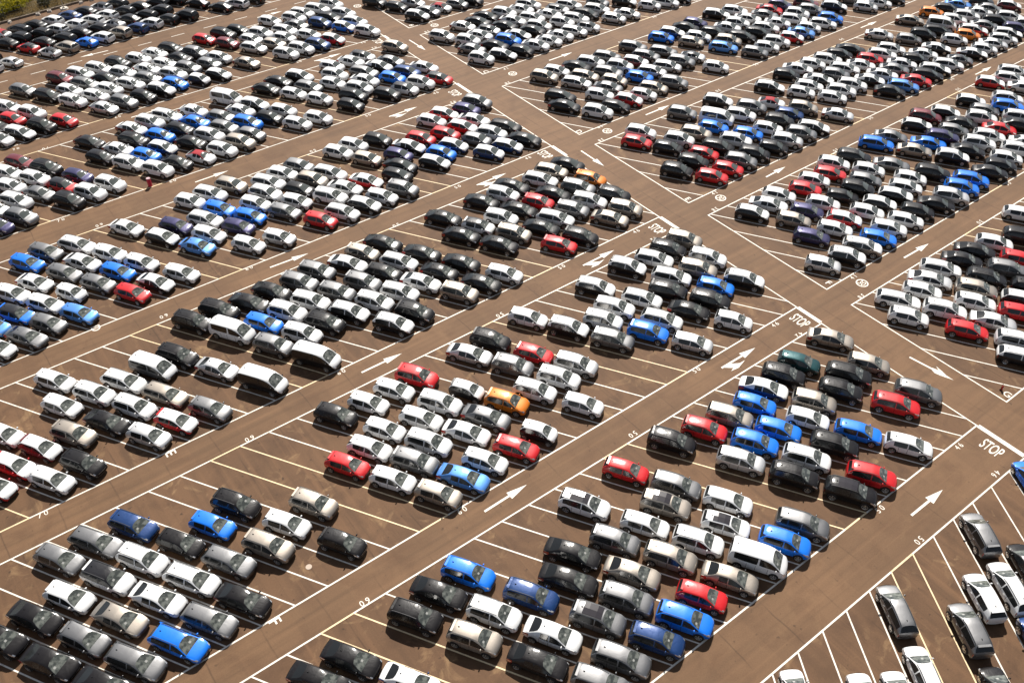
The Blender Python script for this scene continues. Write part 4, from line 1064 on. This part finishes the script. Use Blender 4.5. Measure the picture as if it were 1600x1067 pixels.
def leaf_mat(name, a, b_):
    m, nt, b = mat(name)
    oi = nt.nodes.new('ShaderNodeTexCoord')
    n = nd(nt, 'ShaderNodeTexNoise'); n.inputs['Scale'].default_value = 2.; n.inputs['Detail'].default_value = 4
    nt.links.new(oi.outputs['Object'], n.inputs['Vector'])
    nt.links.new(mix(nt, ramp(nt, n.outputs[0], .35, .68), a, b_), b.inputs['Base Color'])
    b.inputs['Roughness'].default_value = .7
    tr = nt.nodes.new('ShaderNodeBsdfTranslucent'); nt.links.new(b.inputs['Base Color'].links[0].from_socket, tr.inputs[0])
    mx = nt.nodes.new('ShaderNodeMixShader'); mx.inputs[0].default_value = .45
    nt.links.new(b.outputs[0], mx.inputs[1]); nt.links.new(tr.outputs[0], mx.inputs[2])
    nt.links.new(mx.outputs[0], nt.nodes['Material Output'].inputs[0])
    return m
BROOM = leaf_mat('broom_leaf', (.13, .14, .01), (.78, .66, .012))
SCRUB = leaf_mat('scrub_leaf', (.035, .035, .012), (.12, .10, .035))
STRAW = leaf_mat('dry_grass', (.15, .10, .035), (.34, .24, .10))
WOOD = simple('twig', (.09, .06, .035), .9)
def ground_z(x, y):
    q = Vector((x, y)) - KA; v = q.dot(kn)
    return min(3.2, .25 + v * .10) + (noise.noise(Vector((x * .12, y * .12, 0))) * .7 + noise.noise(Vector((x * .5, y * .5, 3))) * .18) * min(1, max(0, v) / 4)
def bush(name, label, u, v, rx, rz, m, group, nleaf):
    x, y = kp(u, v); z = ground_z(x, y)
    root = bpy.data.objects.new(name, None); COL.objects.link(root); root.location = (x, y, z)
    tag(root, label, 'bush', group)
    g = random.Random(name + str(u))
    clumps = [(g.uniform(-.6, .6) * rx, g.uniform(-.6, .6) * rx, g.uniform(.25, .8) * rz, g.uniform(.35, .6) * rx) for _ in range(11)]
    V = []; F = []
    for _ in range(nleaf):
        cx, cy, cz, cr = g.choice(clumps)
        th, ph = g.uniform(0, 6.283), math.acos(g.uniform(-.3, 1)); rr = cr * g.uniform(.55, 1.05)
        c = Vector((cx + rr * math.sin(ph) * math.cos(th), cy + rr * math.sin(ph) * math.sin(th), max(.05, cz + rr * .8 * math.cos(ph))))
        d = Vector((g.gauss(0, 1), g.gauss(0, 1), g.gauss(.6, 1))).normalized(); e = d.orthogonal().normalized()
        s = g.uniform(.07, .17); k = len(V)
        V += [tuple(c - d * s), tuple(c + e * s * .55), tuple(c + d * s), tuple(c - e * s * .55)]; F.append((k, k + 1, k + 2, k + 3))
    mesh_obj('foliage', V, F, [m], root)
    V = []; F = []
    for cx, cy, cz, cr in clumps:
        k = len(V); a = Vector((cx * .1, cy * .1, -.1)); b = Vector((cx, cy, cz)); n1 = Vector((.05, 0, 0)); n2 = Vector((0, .05, 0))
        V += [tuple(a + n1), tuple(a - n1 + n2), tuple(a - n1 - n2), tuple(b)]; F += [(k, k + 1, k + 3), (k + 1, k + 2, k + 3), (k + 2, k, k + 3)]
    mesh_obj('stem', V, F, [WOOD], root)
BR = 'yellow flowering bushes on the bank'; SC = 'dark scrub bushes on the bank'
for i, (u, v, rx, rz, lab) in enumerate([
    (60.2, 3.6, 1.9, 1.5, 'yellow flowering bush lowest on the bank, nearest the kerb'),
    (63.1, 4.9, 2.7, 1.9, 'broad yellow flowering bush, largest on the bank'),
    (59.6, 8.0, 2.5, 2.0, 'yellow flowering bush at the left edge of the bank'),
    (65.6, 8.8, 2.3, 1.8, 'yellow flowering bush highest on the bank towards the lamp post')]):
    bush('flowering_bush', lab, u, v, rx, rz, BROOM, BR, 6000)
for i, (u, v, rx, rz, lab) in enumerate([
    (70.4, 4.4, 1.4, 1.0, 'dark scrub bush behind the lamp post'),
    (73.2, 4.0, 1.5, 1.0, 'dark scrub bush on the bank right of the lamp post'),
    (58.9, 2.0, 1.1, .9, 'low dark scrub bush by the kerb at the left edge'),
    (67.0, 2.4, 1.1, .8, 'small dark scrub bush just left of the lamp post'),
    (77.5, 5.0, 1.6, 1.1, 'dark scrub bush farthest right on the bank')]):
    bush('scrub_bush', lab, u, v, rx, rz, SCRUB, SC, 1700)
g = random.Random(5); V = []; F = []
for _ in range(26000):
    u = g.uniform(45, 96); v = .7 + 15 * g.random() ** 1.3
    x, y = kp(u, v)
    if noise.noise(Vector((x * .35, y * .35, 9))) < -.25: continue
    z = ground_z(x, y); h = g.uniform(.25, .7); a = g.uniform(0, 6.283); w = g.uniform(.02, .045)
    k = len(V); lx, ly = g.gauss(0, .16), g.gauss(0, .16)
    V += [(x - w * math.cos(a), y - w * math.sin(a), z - .05), (x + w * math.cos(a), y + w * math.sin(a), z - .05), (x + lx, y + ly, z + h)]
    F.append((k, k + 1, k + 2))
tag(mesh_obj('dry_grass', V, F, [STRAW]), 'dry straw coloured grass covering the bank', 'grass', None, 'stuff')

def tube(V, F, a, b, r0, r1, seg=10, cap=True):
    a = Vector(a); b = Vector(b); d = (b - a).normalized(); e = d.orthogonal().normalized(); f = d.cross(e); k = len(V)
    for c, r in ((a, r0), (b, r1)):
        for i in range(seg):
            t = 2 * math.pi * i / seg; V.append(tuple(c + (e * math.cos(t) + f * math.sin(t)) * r))
    for i in range(seg): F.append((k + i, k + (i + 1) % seg, k + seg + (i + 1) % seg, k + seg + i))
    if cap: F.append(tuple(range(k + seg, k + 2 * seg)))
    F.append(tuple(range(k + seg - 1, k - 1, -1)))
GALV = simple('galvanised', (.42, .41, .38), .5, .5)
POSTM = simple('fence_post', (.045, .04, .035), .8)
lamp = bpy.data.objects.new('lamp_post', None); COL.objects.link(lamp); lamp.location = (28.9, 174.4, 0)
tag(lamp, 'tall grey lamp post on a pale concrete foot beside the kerb', 'lamp post')
V = []; F = []; tube(V, F, (0, 0, .35), (0, 0, 9), .09, .05); mesh_obj('pole', V, F, [GALV], lamp, True)
V = []; F = []; tube(V, F, (0, 0, 0), (0, 0, .22), .75, .62, 20); tube(V, F, (0, 0, .22), (0, 0, .36), .25, .22, 14)
mesh_obj('foot', V, F, [simple('pale_concrete', (.62, .57, .49), .8)], lamp)
V = []; F = []; tube(V, F, (0, 0, 8.95), (1.0, -.7, 9.25), .045, .04); mesh_obj('arm', V, F, [GALV], lamp, True)
V = []; F = []; FM = []; box(V, F, FM, (1.2, -.84, 9.25), (.6, .3, .14), 0, .8); mesh_obj('lamp_head', V, F, [GALV], lamp)
# wire fence along the kerb
fence = bpy.data.objects.new('wire_fence', None); COL.objects.link(fence); fence.location = (*kp(60, 1.2), 0)
tag(fence, 'thin wire fence on dark posts along the top of the kerb', 'fence')
fx, fy = kp(60, 1.2)
for i in range(17):
    u = 44 + i * 3.1; x, y = kp(u, 1.2); z = ground_z(x, y)
    V = []; F = []; tube(V, F, (x - fx, y - fy, z - .2), (x - fx, y - fy, z + 1.7), .045, .04, 8); mesh_obj('post', V, F, [POSTM], fence, True)
for h in (.5, 1.0, 1.55):
    V = []; F = []
    for i in range(16):
        xa, ya = kp(44 + i * 3.1, 1.2); xb, yb = kp(44 + (i + 1) * 3.1, 1.2)
        tube(V, F, (xa - fx, ya - fy, ground_z(xa, ya) + h), (xb - fx, yb - fy, ground_z(xb, yb) + h), .007, .007, 5, False)
    mesh_obj('wire', V, F, [GALV], fence)
# concrete blocks left along the kerb
first = None
for i, (u, lab) in enumerate([(59.7, 'concrete block at the kerb farthest left, near the yellow bushes'), (64.6, 'concrete block at the kerb between the yellow bushes and lamp post'), (66.6, 'concrete block at the kerb just left of the lamp post'),
                              (72.4, 'concrete block at the kerb just right of the lamp post'), (74.4, 'second concrete block right of the lamp post'), (76.8, 'concrete block at the kerb farthest right')]):
    x, y = kp(u, -.25)
    if first is None:
        V = []; F = []; FM = []; box(V, F, FM, (0, 0, .17), (.75, .42, .34), 0, .8); box(V, F, FM, (0, 0, .37), (.3, .12, .06), 0, .8)
        first = mesh_obj('concrete_block', V, F, [simple('block_concrete', (.60, .55, .48), .85)])
        o = first
    else:
        o = first.copy(); COL.objects.link(o)
    o.location = (x, y, 0); o.rotation_euler = (0, 0, rnd.uniform(-.5, .9)); tag(o, lab, 'block', 'concrete blocks along the kerb')

# ------------------------------------------------------------------ small things on the lot
REDP = simple('red_drum_paint', (.50, .012, .05), .45)
binr = bpy.data.objects.new('waste_drum', None); COL.objects.link(binr); binr.location = (20.6, 107.6, .004)
tag(binr, 'tall dark red drum with a pale lid standing in an empty bay', 'drum')
V = []; F = []; tube(V, F, (0, 0, 0), (0, 0, 1.12), .27, .27, 24); mesh_obj('drum_body', V, F, [REDP], binr, True).data.set_sharp_from_angle(angle=R(40))
V = []; F = []
for z in (.38, .76): tube(V, F, (0, 0, z - .02), (0, 0, z + .02), .285, .285, 24)
mesh_obj('hoop', V, F, [REDP], binr)
V = []; F = []; tube(V, F, (0, 0, 1.12), (0, 0, 1.19), .29, .24, 24); mesh_obj('lid', V, F, [simple('drum_lid', (.62, .40, .42), .5)], binr)
# fire extinguisher on a stand by the letter G
ex = bpy.data.objects.new('fire_extinguisher', None); COL.objects.link(ex); ex.location = (74.95, 19.9, .004); ex.scale = (.7, .7, .62)
tag(ex, 'red fire extinguisher trolley with a thin handle beside the painted letter G', 'fire extinguisher')
V = []; F = []; tube(V, F, (0, 0, .12), (0, 0, .80), .15, .15, 16); tube(V, F, (0, 0, .80), (0, 0, .95), .15, .05, 16)
mesh_obj('cylinder', V, F, [simple('red_extinguisher', (.42, .02, .012), .35)], ex, True).data.set_sharp_from_angle(angle=R(40))
V = []; F = []; tube(V, F, (.12, .1, .1), (.16, .14, 1.15), .018, .018, 8); tube(V, F, (-.12, .1, .1), (-.08, .14, 1.15), .018, .018, 8); tube(V, F, (.16, .14, 1.15), (-.08, .14, 1.15), .018, .018, 8)
mesh_obj('handle', V, F, [POSTM], ex)
for s in (-1, 1):
    V = []; F = []; tube(V, F, (s * .17, .06, .13), (s * .22, .06, .13), .13, .13, 14); mesh_obj('wheel', V, F, [RUBBER], ex)
V = []; F = []; FM = []; box(V, F, FM, (0, -.155, .5), (.17, .02, .3), 0); mesh_obj('paper_tag', V, F, [simple('paper', (.75, .73, .68), .8)], ex)
# worn manhole cover among the bays
V = []; F = []; tube(V, F, (0, 0, 0), (0, 0, .02), .27, .25, 24)
mh = mesh_obj('manhole_cover', V, F, [simple('cover_metal', (.52, .42, .33), .7)]); mh.location = (10.6, 43.0, .004)
tag(mh, 'round pale manhole cover in the empty bays near a beige car', 'manhole cover')

# ------------------------------------------------------------------ light and camera
w = bpy.data.worlds.new('World'); S.world = w; w.use_nodes = True
nt = w.node_tree; bg = nt.nodes['Background']
sky = nt.nodes.new('ShaderNodeTexSky'); sky.sky_type = 'NISHITA'; sky.sun_disc = False
SUN_AZ, SUN_EL = R(47.5), R(46)
sky.sun_elevation = SUN_EL; sky.sun_rotation = math.pi / 2 - SUN_AZ
sky.air_density = .8; sky.dust_density = .5; sky.ozone_density = 1.
hs = nt.nodes.new('ShaderNodeHueSaturation'); hs.inputs['Saturation'].default_value = .5
nt.links.new(sky.outputs[0], hs.inputs['Color']); nt.links.new(hs.outputs[0], bg.inputs[0]); bg.inputs[1].default_value = 0.068
sl = bpy.data.lights.new('sun', 'SUN'); sl.energy = 5.0; sl.angle = R(.5); sl.color = (1, .95, .88)
so = bpy.data.objects.new('sun', sl); COL.objects.link(so)
dvec = Vector((math.cos(SUN_EL) * math.cos(SUN_AZ), math.cos(SUN_EL) * math.sin(SUN_AZ), math.sin(SUN_EL)))
so.rotation_euler = dvec.to_track_quat('Z', 'Y').to_euler()

cam = bpy.data.cameras.new('camera'); co = bpy.data.objects.new('camera', cam); COL.objects.link(co)
cam.sensor_width = 36; cam.lens = 36 * 1.37271 / 1.6; cam.clip_start = .5; cam.clip_end = 4000
yaw = 0.93525; pit = 0.74586; rol = -0.00832
fw = Vector((math.cos(yaw) * math.cos(pit), math.sin(yaw) * math.cos(pit), -math.sin(pit)))
rt = Vector((math.sin(yaw), -math.cos(yaw), 0)); upv = rt.cross(fw)
r2 = rt * math.cos(rol) + upv * math.sin(rol); u2 = -rt * math.sin(rol) + upv * math.cos(rol)
M = Matrix((r2, u2, -fw)).transposed().to_4x4(); M.translation = (0, 0, 63.0)
co.matrix_world = M
S.camera = co
S.view_settings.view_transform = 'Standard'; S.view_settings.look = 'None'
S.view_settings.exposure = 0.43; S.view_settings.gamma = 1
S.cycles.max_bounces = 6; S.cycles.sample_clamp_indirect = 4; S.cycles.sample_clamp_direct = 5
